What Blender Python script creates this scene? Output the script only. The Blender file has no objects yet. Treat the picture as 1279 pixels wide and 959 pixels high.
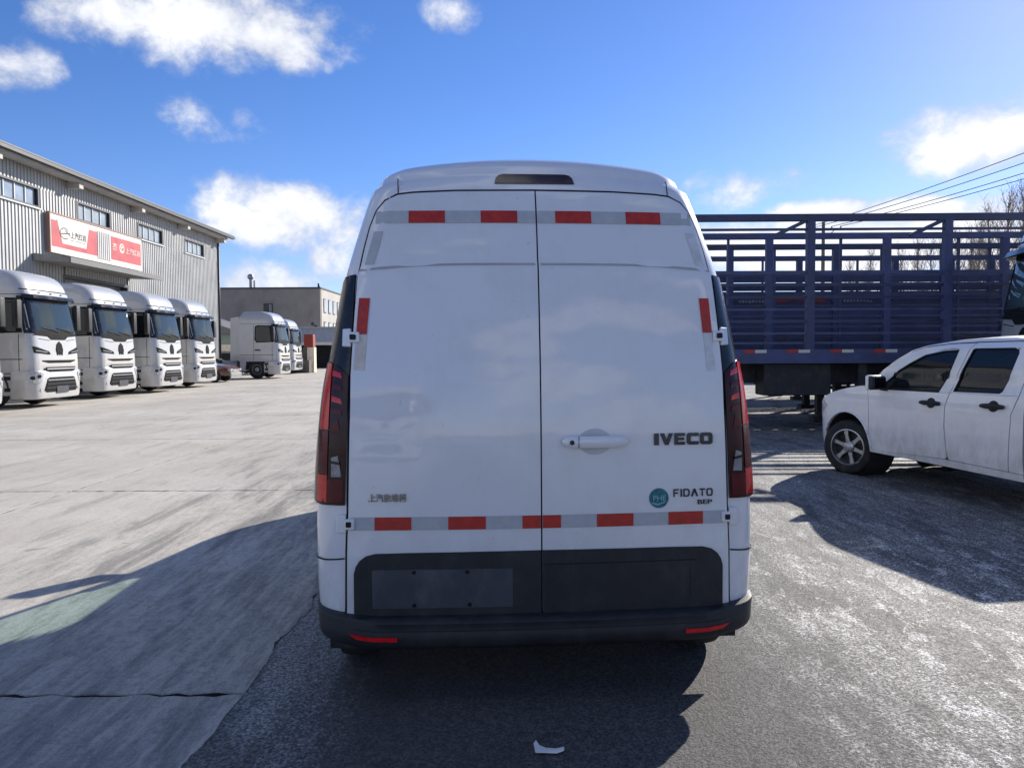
import bpy, bmesh, math, random
from math import radians as R, pi, sin, cos
from mathutils import Vector, Matrix
from mathutils.geometry import delaunay_2d_cdt
random.seed(7)
scn = bpy.context.scene
C = scn.collection

# ------------------------------------------------------------------ camera
cam = bpy.data.objects.new('camera', bpy.data.cameras.new('camera'))
C.objects.link(cam)
cam.data.sensor_width = 36.0
cam.data.lens = 950 / 1279 * 36.0
cam.data.clip_start = .05
cam.data.clip_end = 6000
cam.location = (0, 0, 1.6)
cam.matrix_world = (Matrix.Translation((0, 0, 1.6)) @ Matrix.Rotation(R(90 - 2.5), 4, 'X')
                    @ Matrix.Rotation(R(-.3), 4, 'Z'))
scn.camera = cam

# ------------------------------------------------------------------ view
scn.view_settings.view_transform = 'Standard'
scn.view_settings.look = 'None'
scn.view_settings.gamma = 1
scn.view_settings.exposure = 0.72
try:
    scn.view_settings.use_curve_mapping = False
except Exception:
    pass
scn.cycles.max_bounces = 7
scn.cycles.transparent_max_bounces = 12
scn.cycles.caustics_reflective = False
scn.cycles.caustics_refractive = False

# ------------------------------------------------------------------ sun and sky
SUN_AZ, SUN_EL = R(39), R(26.0)           # azimuth clockwise from +Y
sun_l = bpy.data.lights.new('sun', 'SUN')
sun_l.energy = 4.5
sun_l.angle = R(.53)
sun_l.color = (1.0, .94, .84)
sun = bpy.data.objects.new('sun', sun_l)
C.objects.link(sun)
sd = Vector((sin(SUN_AZ) * cos(SUN_EL), cos(SUN_AZ) * cos(SUN_EL), sin(SUN_EL)))
sun.rotation_euler = sd.to_track_quat('Z', 'Y').to_euler()
sun.location = sd * 60

W = bpy.data.worlds.new('World')
scn.world = W
W.use_nodes = True
wt = W.node_tree
wt.nodes.clear()


class G:
    """tiny node-graph helper"""
    def __init__(s, t): s.t = t

    def n(s, typ, **k):
        nd = s.t.nodes.new(typ)
        for a, b in k.items(): setattr(nd, a, b)
        return nd

    def put(s, sock, v):
        if v is None: return
        if isinstance(v, bpy.types.NodeSocket): s.t.links.new(v, sock)
        elif isinstance(v, (tuple, list)) and len(v) == 3 and sock.type == 'RGBA': sock.default_value = (*v, 1)
        else: sock.default_value = v

    def m(s, op, a, b=None, c=None, clamp=False):
        nd = s.n('ShaderNodeMath', operation=op, use_clamp=clamp)
        for i, v in enumerate((a, b, c)): s.put(nd.inputs[i], v)
        return nd.outputs[0]

    def mix(s, f, a, b, blend='MIX'):
        nd = s.n('ShaderNodeMix', data_type='RGBA', blend_type=blend)
        s.put(nd.inputs[0], f); s.put(nd.inputs[6], a); s.put(nd.inputs[7], b)
        return nd.outputs[2]

    def noise(s, vec, scale, detail=4, rough=.55, dist=0.0):
        nd = s.n('ShaderNodeTexNoise')
        s.put(nd.inputs['Vector'], vec)
        nd.inputs['Scale'].default_value = scale
        nd.inputs['Detail'].default_value = detail
        nd.inputs['Roughness'].default_value = rough
        nd.inputs['Distortion'].default_value = dist
        return nd.outputs[0]

    def ramp(s, f, lo, hi, a=0.0, b=1.0):
        nd = s.n('ShaderNodeMapRange', interpolation_type='SMOOTHSTEP')
        for i, v in enumerate((f, lo, hi, a, b)): s.put(nd.inputs[i], v)
        return nd.outputs[0]

    def scale(s, vec, sc, rot=0.0):
        nd = s.n('ShaderNodeMapping')
        s.put(nd.inputs['Vector'], vec)
        nd.inputs['Scale'].default_value = sc
        nd.inputs['Rotation'].default_value = (0, 0, rot)
        return nd.outputs[0]


g = G(wt)
sky = g.n('ShaderNodeTexSky', sky_type='NISHITA')
sky.sun_disc = False
sky.sun_elevation = SUN_EL
sky.sun_rotation = SUN_AZ
sky.altitude = 900
sky.air_density = 1.0
sky.dust_density = .25
sky.ozone_density = 3.2
tc = g.n('ShaderNodeTexCoord')
dv = tc.outputs['Generated']
sep = g.n('ShaderNodeSeparateXYZ')
wt.links.new(dv, sep.inputs[0])
az = g.m('ARCTAN2', sep.outputs[0], sep.outputs[1])
el = g.m('ARCSINE', g.m('MINIMUM', g.m('MAXIMUM', sep.outputs[2], -1.0), 1.0))
hs = g.n('ShaderNodeHueSaturation')
hs.inputs['Saturation'].default_value = 1.2
wt.links.new(sky.outputs[0], hs.inputs['Color'])
skycol = g.mix(1.0, hs.outputs[0], (1.03, .925, 1.13), 'MULTIPLY')
# cumulus banks: (azimuth, elevation, half width, half height, strength), radians, found from the photograph
PX = [(265, 24, 150, 46, .95), (120, 10, 110, 36, .75), (16, 78, 40, 28, .75), (350, 62, 60, 25, .75),
      (350, 272, 105, 44, 1.05), (300, 262, 50, 28, .9), (420, 300, 70, 40, .8), (320, 350, 60, 26, .8),
      (250, 148, 62, 22, .55), (563, 18, 26, 16, .62),
      (1215, 172, 105, 40, 1.15), (1150, 178, 40, 26, .8), (1300, 160, 70, 40, 1.0),
      (1015, 268, 60, 16, 1.2), (1125, 266, 80, 18, 1.2), (1070, 310, 260, 44, 1.15), (1250, 310, 140, 50, 1.0), (935, 245, 70, 28, .62)]
warp = g.n('ShaderNodeTexNoise')
wt.links.new(dv, warp.inputs['Vector'])
warp.inputs['Scale'].default_value = 9
warp.inputs['Detail'].default_value = 3
wsep = g.n('ShaderNodeSeparateXYZ')
wt.links.new(warp.outputs['Color'], wsep.inputs[0])
azw = g.m('ADD', az, g.m('MULTIPLY', g.m('SUBTRACT', wsep.outputs[0], .5), .10))
elw = g.m('ADD', el, g.m('MULTIPLY', g.m('SUBTRACT', wsep.outputs[1], .5), .03))
dens = None
for (u, v, ru, rv, st) in PX:
    a_ = (u - 639.5) / 950
    b_ = (479.5 - v) / 950
    d = Vector((a_, cos(R(2.5)) + b_ * sin(R(2.5)), b_ * cos(R(2.5)) - sin(R(2.5)))).normalized()
    a0 = math.atan2(d.x, d.y); e0 = math.asin(d.z)
    ra = ru / 950 * math.cos(a0) ** 2; re = rv / 950 * cos(a0)
    dx = g.m('DIVIDE', g.m('SUBTRACT', azw, a0), ra)
    dy = g.m('DIVIDE', g.m('SUBTRACT', elw, e0), re)
    q = g.m('ADD', g.m('MULTIPLY', dx, dx), g.m('MULTIPLY', dy, dy))
    f = g.m('MULTIPLY', g.m('SUBTRACT', 1.0, g.m('MULTIPLY', q, .5)), st)
    dens = f if dens is None else g.m('MAXIMUM', dens, f)
# fair-weather clouds carried on out of view, coverage raised to lighten the shade
nz0 = g.noise(g.scale(dv, (1, 1, 2.0)), 2.6, 3, .5)
away = g.ramp(g.m('ABSOLUTE', az), .66, .95)
rest = g.m('MULTIPLY', g.ramp(nz0, .47, .66, -.5, 1.0), away)
rest = g.m('SUBTRACT', rest, g.m('MULTIPLY', g.m('SUBTRACT', 1.0, away), .6))
dens = g.m('MAXIMUM', dens, rest)
nz1 = g.noise(g.scale(dv, (1, 1, 1.25)), 17, 9, .62, .15)
nz2 = g.noise(g.scale(dv, (1, 1, 1.4)), 9, 5, .6)
dd = g.m('ADD', dens, g.m('MULTIPLY', g.m('SUBTRACT', nz1, .5), 2.0))
alpha = g.ramp(dd, .14, .98)
alpha = g.m('MULTIPLY', alpha, .94)
ccol = g.mix(g.ramp(g.m('ADD', g.m('MULTIPLY', nz2, .6), g.m('MULTIPLY', dd, .45)), .35, .95), (4.3, 4.6, 5.4), (8.8, 8.8, 8.9))
fin = g.mix(alpha, skycol, ccol)
bg = g.n('ShaderNodeBackground')
wt.links.new(fin, bg.inputs[0])
bg.inputs[1].default_value = .085
wo = g.n('ShaderNodeOutputWorld')
wt.links.new(bg.outputs[0], wo.inputs[0])


# ------------------------------------------------------------------ materials
MATS = {}


def newmat(name):
    m = bpy.data.materials.new(name)
    m.use_nodes = True
    t = m.node_tree
    p = t.nodes['Principled BSDF']
    MATS[name] = m
    return m, G(t), p


def mat(name, col, rough=.5, metal=0.0, var=.12, vscale=4.0, bump=0.0, bscale=60.0, coat=0.0, rvar=.08, dirt=None, spec=.5):
    m, g, p = newmat(name)
    tcn = g.n('ShaderNodeTexCoord')
    nz = g.noise(tcn.outputs['Object'], vscale, 6, .6)
    lo = tuple(c * (1 - var) for c in col); hi = tuple(min(1, c * (1 + var)) for c in col)
    c = g.mix(g.ramp(nz, .3, .7), lo, hi)
    if dirt:
        dcol, amount, dsc = dirt
        dn = g.noise(g.scale(tcn.outputs['Object'], (1, 1, .6)), dsc, 8, .68)
        c = g.mix(g.m('MULTIPLY', g.ramp(dn, .45, .75), amount), c, dcol)
    g.put(p.inputs['Base Color'], c)
    g.put(p.inputs['Roughness'], g.ramp(nz, .25, .75, max(.02, rough - rvar), min(1, rough + rvar)))
    p.inputs['Metallic'].default_value = metal
    p.inputs['Coat Weight'].default_value = coat
    p.inputs['Coat Roughness'].default_value = .06
    p.inputs['Specular IOR Level'].default_value = spec
    if bump:
        b = g.n('ShaderNodeBump')
        b.inputs['Strength'].default_value = bump
        b.inputs['Distance'].default_value = .01
        g.put(b.inputs['Height'], g.noise(tcn.outputs['Object'], bscale, 5, .6))
        g.put(p.inputs['Normal'], b.outputs[0])
    return m


def glass(name, tint, trans, rough=.03, body=(.012, .015, .02)):
    """thin pane: part see-through, part mirror"""
    m, g, p = newmat(name)
    t = m.node_tree
    tr = g.n('ShaderNodeBsdfTransparent'); g.put(tr.inputs[0], tint)
    gl = g.n('ShaderNodeBsdfGlossy'); gl.inputs['Roughness'].default_value = rough
    g.put(gl.inputs[0], (.85, .9, .95))
    df = g.n('ShaderNodeBsdfDiffuse'); g.put(df.inputs[0], body)
    lw = g.n('ShaderNodeLayerWeight'); lw.inputs[0].default_value = .5
    f5 = g.m('ADD', .045, g.m('MULTIPLY', g.m('POWER', lw.outputs['Facing'], 4.5), .6))
    m1 = g.n('ShaderNodeMixShader'); m1.inputs[0].default_value = trans
    t.links.new(df.outputs[0], m1.inputs[1]); t.links.new(tr.outputs[0], m1.inputs[2])
    m2 = g.n('ShaderNodeMixShader')
    t.links.new(f5, m2.inputs[0])
    t.links.new(m1.outputs[0], m2.inputs[1]); t.links.new(gl.outputs[0], m2.inputs[2])
    t.links.new(m2.outputs[0], t.nodes['Material Output'].inputs[0])
    return m


# vehicle paints
def paint(name, col, dust=.35, rough=.28):
    m, g, p = newmat(name)
    tcn = g.n('ShaderNodeTexCoord')
    o = tcn.outputs['Object']
    sp = g.n('ShaderNodeSeparateXYZ'); g.put(sp.inputs[0], o)
    n1 = g.noise(o, 3.0, 7, .65)
    n2 = g.noise(g.scale(o, (9, 9, 1.2)), 3.0, 5, .6)
    d = g.m('MULTIPLY', g.ramp(g.m('ADD', g.m('MULTIPLY', n1, .85), g.m('MULTIPLY', n2, .15)), .42, .72), dust)
    c = g.mix(d, col, tuple(a * b for a, b in zip(col, (.72, .70, .66))))
    film = g.m('MULTIPLY', g.ramp(sp.outputs[2], .95, .35), g.ramp(g.noise(g.scale(o, (1, 1, .5)), 7, 8, .7), .38, .66))
    c = g.mix(g.m('MULTIPLY', film, dust * 1.3), c, (.40, .38, .35))
    speck = g.ramp(g.noise(o, 26, 3, .7), .68, .75)
    c = g.mix(g.m('MULTIPLY', speck, .25), c, (.22, .21, .2))
    g.put(p.inputs['Base Color'], c)
    g.put(p.inputs['Roughness'], g.m('ADD', rough, g.m('MULTIPLY', d, .5)))
    p.inputs['Coat Weight'].default_value = .8
    p.inputs['Coat IOR'].default_value = 1.65
    g.put(p.inputs['Coat Roughness'], g.m('ADD', .025, g.m('MULTIPLY', d, .18)))
    b = g.n('ShaderNodeBump'); b.inputs['Strength'].default_value = .05; b.inputs['Distance'].default_value = .02
    g.put(b.inputs['Height'], g.noise(o, 5.5, 2, .5))
    g.put(p.inputs['Coat Normal'], b.outputs[0])
    return m


van_white = paint('van_white_paint', (.745, .745, .76), .30)
pick_white = paint('pickup_white_paint', (.80, .80, .80), .35, .3)
truck_white = paint('truck_silver_white_paint', (.47, .47, .465), .3, .3)
car_red = paint('dark_red_paint', (.10, .022, .02), .2, .25)
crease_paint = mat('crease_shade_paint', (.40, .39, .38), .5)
matte_black = mat('matte_black', (.012, .012, .013), .75, var=.3, vscale=8, spec=.12)
black_plastic = mat('black_plastic', (.017, .018, .021), .55, var=.25, vscale=9, bump=.2, bscale=220, dirt=((.08, .076, .072), .35, 5), spec=.4)
gloss_black = mat('gloss_black_trim', (.010, .010, .012), .22, coat=.1, spec=.35)
seam_black = mat('seam_rubber', (.008, .008, .009), .8)
plate_plastic = mat('plate_recess_plastic', (.042, .046, .060), .5, var=.2, dirt=((.14, .14, .14), .4, 7))
chrome = mat('chrome', (.62, .63, .65), .16, 1.0)
dark_metal = mat('dark_chassis_metal', (.02, .02, .022), .65, var=.3, dirt=((.12, .10, .08), .35, 5))
grey_metal = mat('grey_metal', (.30, .31, .32), .45, .4)
alloy = mat('alloy_wheel_metal', (.40, .41, .42), .32, .85, dirt=((.14, .12, .1), .35, 9))
rubber = mat('tyre_rubber', (.018, .018, .019), .85, var=.3, bump=.25, bscale=90, dirt=((.12, .11, .1), .4, 6))
interior = mat('dark_interior', (.02, .02, .022), .8)
seat_grey = mat('seat_fabric', (.10, .10, .11), .9, bump=.2)
red_tape = mat('red_reflective_tape', (.44, .024, .014), .42, var=.18, vscale=30, bump=.15, bscale=420)
silver_tape = mat('silver_reflective_tape', (.44, .455, .47), .5, var=.06, vscale=24, bump=.12, bscale=420)
faint_tape = mat('faint_reflective_tape', (.60, .61, .63), .45, vscale=20)
white_tape = mat('white_reflective_tape', (.62, .57, .51), .45, vscale=20)
light_red = mat('tail_lamp_red', (.62, .006, .010), .2, coat=.2, var=.2, vscale=24)
light_dark = mat('tail_lamp_dark_red', (.03, .004, .006), .2, spec=.3, var=.3, vscale=14)
light_deep = mat('tail_lamp_deep_red', (.085, .004, .009), .2, spec=.3, var=.3, vscale=18)
lamp_smoke = mat('smoked_clear_lamp', (.22, .225, .24), .2, coat=.3, var=.3, vscale=30)
light_clear = mat('clear_lamp', (.42, .43, .45), .18, coat=.8, var=.3, vscale=30)
badge_mid = mat('mid_chrome', (.22, .225, .24), .22, .9)
teal = mat('teal_sticker', (.012, .15, .19), .3, var=.3, vscale=16)
teal_print = mat('pale_teal_print', (.25, .48, .52), .4)
badge_dark = mat('dark_chrome', (.05, .055, .065), .2, .8)
glass_van = glass('van_side_glass', (.80, .92, .88), .94)
glass_dark = glass('dark_window_glass', (.16, .2, .22), .75)
glass_tint = glass('tinted_window_glass', (.05, .06, .07), .35)
glass_truck = glass('truck_windscreen_glass', (.62, .78, .84), .80, body=(.10, .16, .2))
curtain_mat = mat('reflected_blue_curtain', (.66, .78, .84), .9)
glass_bld = mat('building_window_glass', (.30, .36, .42), .12, coat=.5, var=.2, vscale=.8)
wall_steel = mat('corrugated_steel', (.45, .455, .45), .55, .15, var=.10, vscale=.6, dirt=((.34, .33, .31), .35, .8))
roof_grey = mat('roof_sheet_grey', (.15, .15, .155), .6, var=.15, vscale=.7)
fascia = mat('fascia_beige', (.45, .43, .39), .65, vscale=1.2)
frame_dark = mat('dark_window_frame', (.045, .05, .055), .5)
pane_white = mat('pale_window_bar', (.62, .64, .65), .5)
sign_red = mat('sign_red', (.46, .050, .062), .5, var=.12, vscale=1.4)
sign_white = mat('sign_white', (.66, .62, .56), .55, vscale=1.6)
sign_black = mat('sign_black_print', (.02, .02, .02), .6)
concrete_canopy = mat('canopy_grey', (.25, .25, .24), .75, bump=.2)
shutter_mat = mat('roller_shutter_grey', (.22, .23, .24), .5)
far_wall_mat = mat('shaded_grey_render', (.31, .265, .225), .85, var=.1, vscale=.5, dirt=((.10, .10, .105), .4, .6))  # darker wall colour, with the shade of the front face put in
far_pale = mat('pale_concrete', (.42, .40, .37), .8, var=.1, vscale=.6)
garage_blue = mat('grey_blue_sheet', (.30, .33, .40), .6)
rust_red = mat('rust_red_sheet', (.28, .045, .03), .7)
cream = mat('cream_render', (.80, .68, .52), .8)
trailer_blue = mat('dark_blue_trailer_steel', (.040, .052, .122), .5, var=.3, vscale=2.5, dirt=((.07, .06, .06), .3, 3))
trailer_blue2 = mat('faded_blue_trailer_board', (.038, .047, .10), .6, var=.3, vscale=1.2, dirt=((.09, .08, .08), .3, 3))
for tm in (trailer_blue, trailer_blue2):
    g_ = G(tm.node_tree); p_ = tm.node_tree.nodes['Principled BSDF']
    src = p_.inputs['Base Color'].links[0].from_socket
    oi_ = g_.n('ShaderNodeObjectInfo')
    geo_ = g_.n('ShaderNodeNewGeometry')
    rst = g_.ramp(g_.noise(g_.scale(geo_.outputs['Position'], (.7, 1, 3.0)), 3.5, 8, .7), .56, .68)
    v_ = g_.m('ADD', .65, g_.m('MULTIPLY', oi_.outputs['Random'], .75))
    cmb = g_.n('ShaderNodeCombineColor')
    for k_ in range(3): g_.put(cmb.inputs[k_], v_)
    cc = g_.mix(1.0, src, cmb.outputs[0], 'MULTIPLY')
    cc = g_.mix(g_.m('MULTIPLY', rst, .45), cc, (.11, .075, .06))
    g_.put(p_.inputs['Base Color'], cc)
letter_faded = mat('faded_white_lettering', (.22, .22, .24), .7)
letter_red = mat('faded_red_lettering', (.22, .03, .035), .7)
wood_pole = mat('weathered_pole', (.16, .14, .12), .9)
bark = mat('pale_bark', (.20, .17, .14), .9, var=.2)
twig = mat('bare_twigs', (.30, .26, .22), .9, var=.2)
paper = mat('white_paper', (.78, .77, .74), .8)
wire_black = mat('power_line_black', (.02, .02, .02), .6)
maroon_dark = mat('dark_grey_block', (.10, .095, .085), .8)
green_sheet = mat('faded_green_sheet', (.26, .32, .27), .7)


# ground materials (world position so neighbouring slabs run on)
def ground_mat(name, kind):
    m, g, p = newmat(name)
    geo = g.n('ShaderNodeNewGeometry')
    P = geo.outputs['Position']
    sp = g.n('ShaderNodeSeparateXYZ'); g.put(sp.inputs[0], P)
    X, Y = sp.outputs[0], sp.outputs[1]
    fine = g.noise(P, 75, 4, .75)
    fine2 = g.noise(P, 22, 6, .7)
    # tyre-drag streaks running along the lot (slightly turned)
    st1 = g.noise(g.scale(P, (2.2, .40, 1), R(2)), 1.6, 9, .68, .5)
    st2 = g.noise(g.scale(P, (7.0, .7, 1), R(-1)), 1.5, 8, .72, .4)
    big = g.noise(P, .42, 5, .6)
    if kind == 'concrete':
        oi = g.n('ShaderNodeObjectInfo')
        base = g.mix(g.ramp(big, .3, .7), (.50, .455, .385), (.64, .595, .52))
        base = g.mix(g.m('MULTIPLY', oi.outputs['Random'], .22), base, (.36, .35, .33))
        base = g.mix(g.m('MULTIPLY', g.ramp(st1, .50, .66), .45), base, (.27, .25, .225))
        base = g.mix(g.m('MULTIPLY', g.ramp(st2, .52, .70), .35), base, (.62, .60, .57))
        # dirtier strip next to the asphalt
        near = g.ramp(g.m('ADD', X, g.m('MULTIPLY', g.m('SUBTRACT', st1, .5), 3.2)), -4.6, -1.6)
        grime = g.m('MULTIPLY', near, g.ramp(g.m('ADD', g.m('MULTIPLY', st1, .55), g.m('MULTIPLY', st2, .45)), .40, .60))
        base = g.mix(g.m('MULTIPLY', grime, .70), base, (.15, .143, .136))
        st4 = g.noise(g.scale(P, (8, 2.2, 1), R(4)), 2.2, 8, .78, .6)
        base = g.mix(g.m('MULTIPLY', g.ramp(g.m('ADD', g.m('MULTIPLY', st4, .6), g.m('MULTIPLY', fine2, .4)), .47, .58), g.m('ADD', .16, g.m('MULTIPLY', near, .3))), base, (.17, .16, .15))
        base = g.mix(g.m('MULTIPLY', g.ramp(fine, .52, .66), .34), base, (.12, .12, .12))
        spot = g.ramp(g.noise(P, 3.2, 3, .5), .70, .76)
        base = g.mix(g.m('MULTIPLY', spot, .5), base, (.14, .135, .13))
        rough, bs, bd = .82, .35, .012
    else:
        dark = g.mix(g.ramp(fine2, .3, .7), (.052, .052, .054), (.115, .112, .11))
        lite = g.mix(g.ramp(fine, .35, .65), (.17, .165, .158), (.42, .41, .39))
        # powdery pale dust: little right behind the van, much to the right
        cov = g.ramp(g.m('ADD', X, g.m('MULTIPLY', g.m('SUBTRACT', big, .5), 1.6)), .1, 1.9, -.16, .13)
        far = g.ramp(Y, 6.0, 12.0, 0.0, .05)
        f = g.m('ADD', g.m('MULTIPLY', st1, .34), g.m('MULTIPLY', st2, .36))
        f = g.m('ADD', f, g.m('ADD', g.m('MULTIPLY', fine, .22), g.m('MULTIPLY', fine2, .16)))
        f = g.m('ADD', f, g.m('ADD', cov, far))
        spill = g.m('MULTIPLY', g.ramp(g.m('ADD', X, g.m('MULTIPLY', g.m('SUBTRACT', st2, .5), 1.2)), -.25, -1.25), .40)
        f = g.m('ADD', f, spill)
        k = g.ramp(f, .575, .80)
        base = g.mix(g.m('MULTIPLY', k, .85), dark, lite)
        grit = g.ramp(g.noise(P, 48, 3, .8), .50, .60)
        base = g.mix(g.m('MULTIPLY', grit, .55), base, (.035, .034, .034))
        st3 = g.noise(g.scale(P, (2.6, 1.0, 1), R(-3)), 2.5, 10, .76, .25)
        near2 = g.m('MULTIPLY', g.ramp(X, .9, 2.3), g.ramp(Y, 7.5, 4.5, .3, 1.0))
        white = g.m('MULTIPLY', g.ramp(g.m('ADD', g.m('ADD', g.m('MULTIPLY', st3, .62), g.m('MULTIPLY', fine2, .24)), g.m('MULTIPLY', fine, .14)), .52, .565), near2)
        bald = g.ramp(g.noise(g.scale(P, (1.5, .5, 1)), 1.3, 6, .6), .50, .60)
        base = g.mix(g.m('MULTIPLY', bald, .6), base, (.055, .054, .053))
        base = g.mix(g.m('MULTIPLY', white, .7), base, (.60, .59, .57))
        rough, bs, bd = .72, .7, .012
    speck = g.ramp(g.m('ADD', g.m('MULTIPLY', fine, .7), g.m('MULTIPLY', g.noise(P, 190, 2, .6), .3)), .43, .57)
    if kind == 'concrete': base = g.mix(1.0, base, g.mix(speck, (.80, .80, .80), (1.13, 1.13, 1.13)), 'MULTIPLY')
    else: base = g.mix(g.ramp(X, -.4, 1.6, .45, 1.0), base, g.mix(1.0, base, g.mix(speck, (.36, .36, .37), (1.8, 1.79, 1.76)), 'MULTIPLY'))
    g.put(p.inputs['Base Color'], base)
    g.put(p.inputs['Roughness'], g.ramp(fine2, .3, .7, rough - .1, rough + .1))
    p.inputs['Specular IOR Level'].default_value = .3
    b = g.n('ShaderNodeBump'); b.inputs['Strength'].default_value = bs; b.inputs['Distance'].default_value = bd
    h = g.m('ADD', fine, g.m('MULTIPLY', fine2, .35))
    g.put(b.inputs['Height'], h)
    g.put(p.inputs['Normal'], b.outputs[0])
    return m


concrete = ground_mat('worn_concrete', 'concrete')
asphalt_m = ground_mat('dusty_asphalt', 'asphalt')
earth = mat('dusty_earth', (.26, .245, .225), .95, var=.25, vscale=.15, dirt=((.16, .15, .14), .5, .4))
joint_dark = mat('joint_filler', (.03, .029, .028), 1.0, var=.4, vscale=12, spec=0.0, rvar=0)


# ------------------------------------------------------------------ mesh helpers
class MB:
    def __init__(s): s.v = []; s.f = []; s.sm = []

    def add(s, vs, fs, smooth=False):
        o = len(s.v)
        s.v += [tuple(v) for v in vs]
        s.f += [tuple(i + o for i in f) for f in fs]
        s.sm += [smooth] * len(fs)
        return s

    def box(s, c, d, rz=0.0, rx=0.0, ry=0.0):
        x, y, z = (a / 2 for a in d)
        Mx = Matrix.Translation(c) @ Matrix.Rotation(rz, 4, 'Z') @ Matrix.Rotation(ry, 4, 'Y') @ Matrix.Rotation(rx, 4, 'X')
        vs = [Mx @ Vector(p) for p in ((-x, -y, -z), (x, -y, -z), (x, y, -z), (-x, y, -z), (-x, -y, z), (x, -y, z), (x, y, z), (-x, y, z))]
        return s.add(vs, [(0, 3, 2, 1), (4, 5, 6, 7), (0, 1, 5, 4), (1, 2, 6, 5), (2, 3, 7, 6), (3, 0, 4, 7)])

    def b(s, x0, x1, y0, y1, z0, z1):
        return s.box(((x0 + x1) / 2, (y0 + y1) / 2, (z0 + z1) / 2), (abs(x1 - x0), abs(y1 - y0), abs(z1 - z0)))

    def beam(s, p, q, w, h=None):
        """box beam from p to q"""
        p = Vector(p); q = Vector(q); d = q - p; h = h or w
        t = d.to_track_quat('Y', 'Z').to_matrix().to_4x4()
        Mx = Matrix.Translation((p + q) / 2) @ t
        x, y, z = w / 2, d.length / 2, h / 2
        vs = [Mx @ Vector(a) for a in ((-x, -y, -z), (x, -y, -z), (x, y, -z), (-x, y, -z), (-x, -y, z), (x, -y, z), (x, y, z), (-x, y, z))]
        return s.add(vs, [(0, 3, 2, 1), (4, 5, 6, 7), (0, 1, 5, 4), (1, 2, 6, 5), (2, 3, 7, 6), (3, 0, 4, 7)])

    def tube(s, pts, r, n=8, cap=True):
        pts = [Vector(p) for p in pts]
        rs = r if isinstance(r, (list, tuple)) else [r] * len(pts)
        vs = []
        for i, p in enumerate(pts):
            d = (pts[min(i + 1, len(pts) - 1)] - pts[max(i - 1, 0)]).normalized()
            up = Vector((0, 0, 1)) if abs(d.z) < .9 else Vector((1, 0, 0))
            a = d.cross(up).normalized(); b = a.cross(d)
            for k in range(n):
                t = 2 * pi * k / n
                vs.append(p + (a * cos(t) + b * sin(t)) * rs[i])
        fs = []
        for i in range(len(pts) - 1):
            for k in range(n):
                k2 = (k + 1) % n
                fs.append((i * n + k, (i + 1) * n + k, (i + 1) * n + k2, i * n + k2))
        s.add(vs, fs, True)
        if cap:
            s.add(vs[:n], [tuple(range(n))])
            s.add(vs[-n:], [tuple(reversed(range(n)))])
        return s

    def lathe(s, prof, c=(0, 0, 0), axis='X', n=32, smooth=True):
        """prof: list of (radius, along axis)"""
        vs = []
        for (r, h) in prof:
            for k in range(n):
                t = 2 * pi * k / n
                a, b = r * cos(t), r * sin(t)
                v = (h, a, b) if axis == 'X' else ((a, h, b) if axis == 'Y' else (a, b, h))
                vs.append((v[0] + c[0], v[1] + c[1], v[2] + c[2]))
        fs = []
        for i in range(len(prof) - 1):
            for k in range(n):
                k2 = (k + 1) % n
                fs.append((i * n + k, i * n + k2, (i + 1) * n + k2, (i + 1) * n + k))
        return s.add(vs, fs, smooth)

    def prism(s, poly, fn, d):
        """closed 2D outline -> slab; fn(a,b,t) gives the 3D point, t in (0, d)"""
        n = len(poly)
        vs = [fn(a, b, 0) for a, b in poly] + [fn(a, b, d) for a, b in poly]
        fs = [tuple(reversed(range(n))), tuple(range(n, 2 * n))]
        fs += [(i, (i + 1) % n, n + (i + 1) % n, n + i) for i in range(n)]
        return s.add(vs, fs)

    def build(s, name, m, parent=None, bevel=0.0, sharp=40, fix=True, seg=1):
        me = bpy.data.meshes.new(name)
        me.from_pydata(s.v, [], s.f)
        me.polygons.foreach_set('use_smooth', s.sm)
        bm = bmesh.new(); bm.from_mesh(me)
        if fix:
            bmesh.ops.remove_doubles(bm, verts=bm.verts, dist=1e-5)
            bmesh.ops.recalc_face_normals(bm, faces=bm.faces)
        if bevel:
            es = [e for e in bm.edges if len(e.link_faces) == 2 and e.calc_face_angle(0) > R(30)]
            bmesh.ops.bevel(bm, geom=es, offset=bevel, segments=seg, affect='EDGES', profile=.6, clamp_overlap=True)
            if seg > 1:
                for f in bm.faces: f.smooth = True
        for e in bm.edges:
            if len(e.link_faces) == 2 and e.calc_face_angle(0) > R(sharp): e.smooth = False
        bm.to_mesh(me); bm.free()
        me.materials.append(m)
        return link(name, me, parent)


def link(name, me, parent=None):
    o = bpy.data.objects.new(name, me)
    C.objects.link(o)
    if parent is not None: o.parent = parent
    return o


def thing(name, label, cat, loc=(0, 0, 0), rz=0.0, group=None, ry=0.0):
    o = bpy.data.objects.new(name, None)
    C.objects.link(o)
    o.empty_display_size = .2
    o.location = loc; o.rotation_euler = (0, ry, rz)
    return tag(o, label, cat, group)


def tag(o, label, cat, group=None):
    o['label'] = label; o['category'] = cat
    if group: o['group'] = group
    return o


def structure(o):
    o['kind'] = 'structure'
    return o


def copy_tree(o, parent=None):
    c = o.copy(); C.objects.link(c)
    if parent is not None: c.parent = parent
    for ch in list(o.children): copy_tree(ch, c)
    return c


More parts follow.
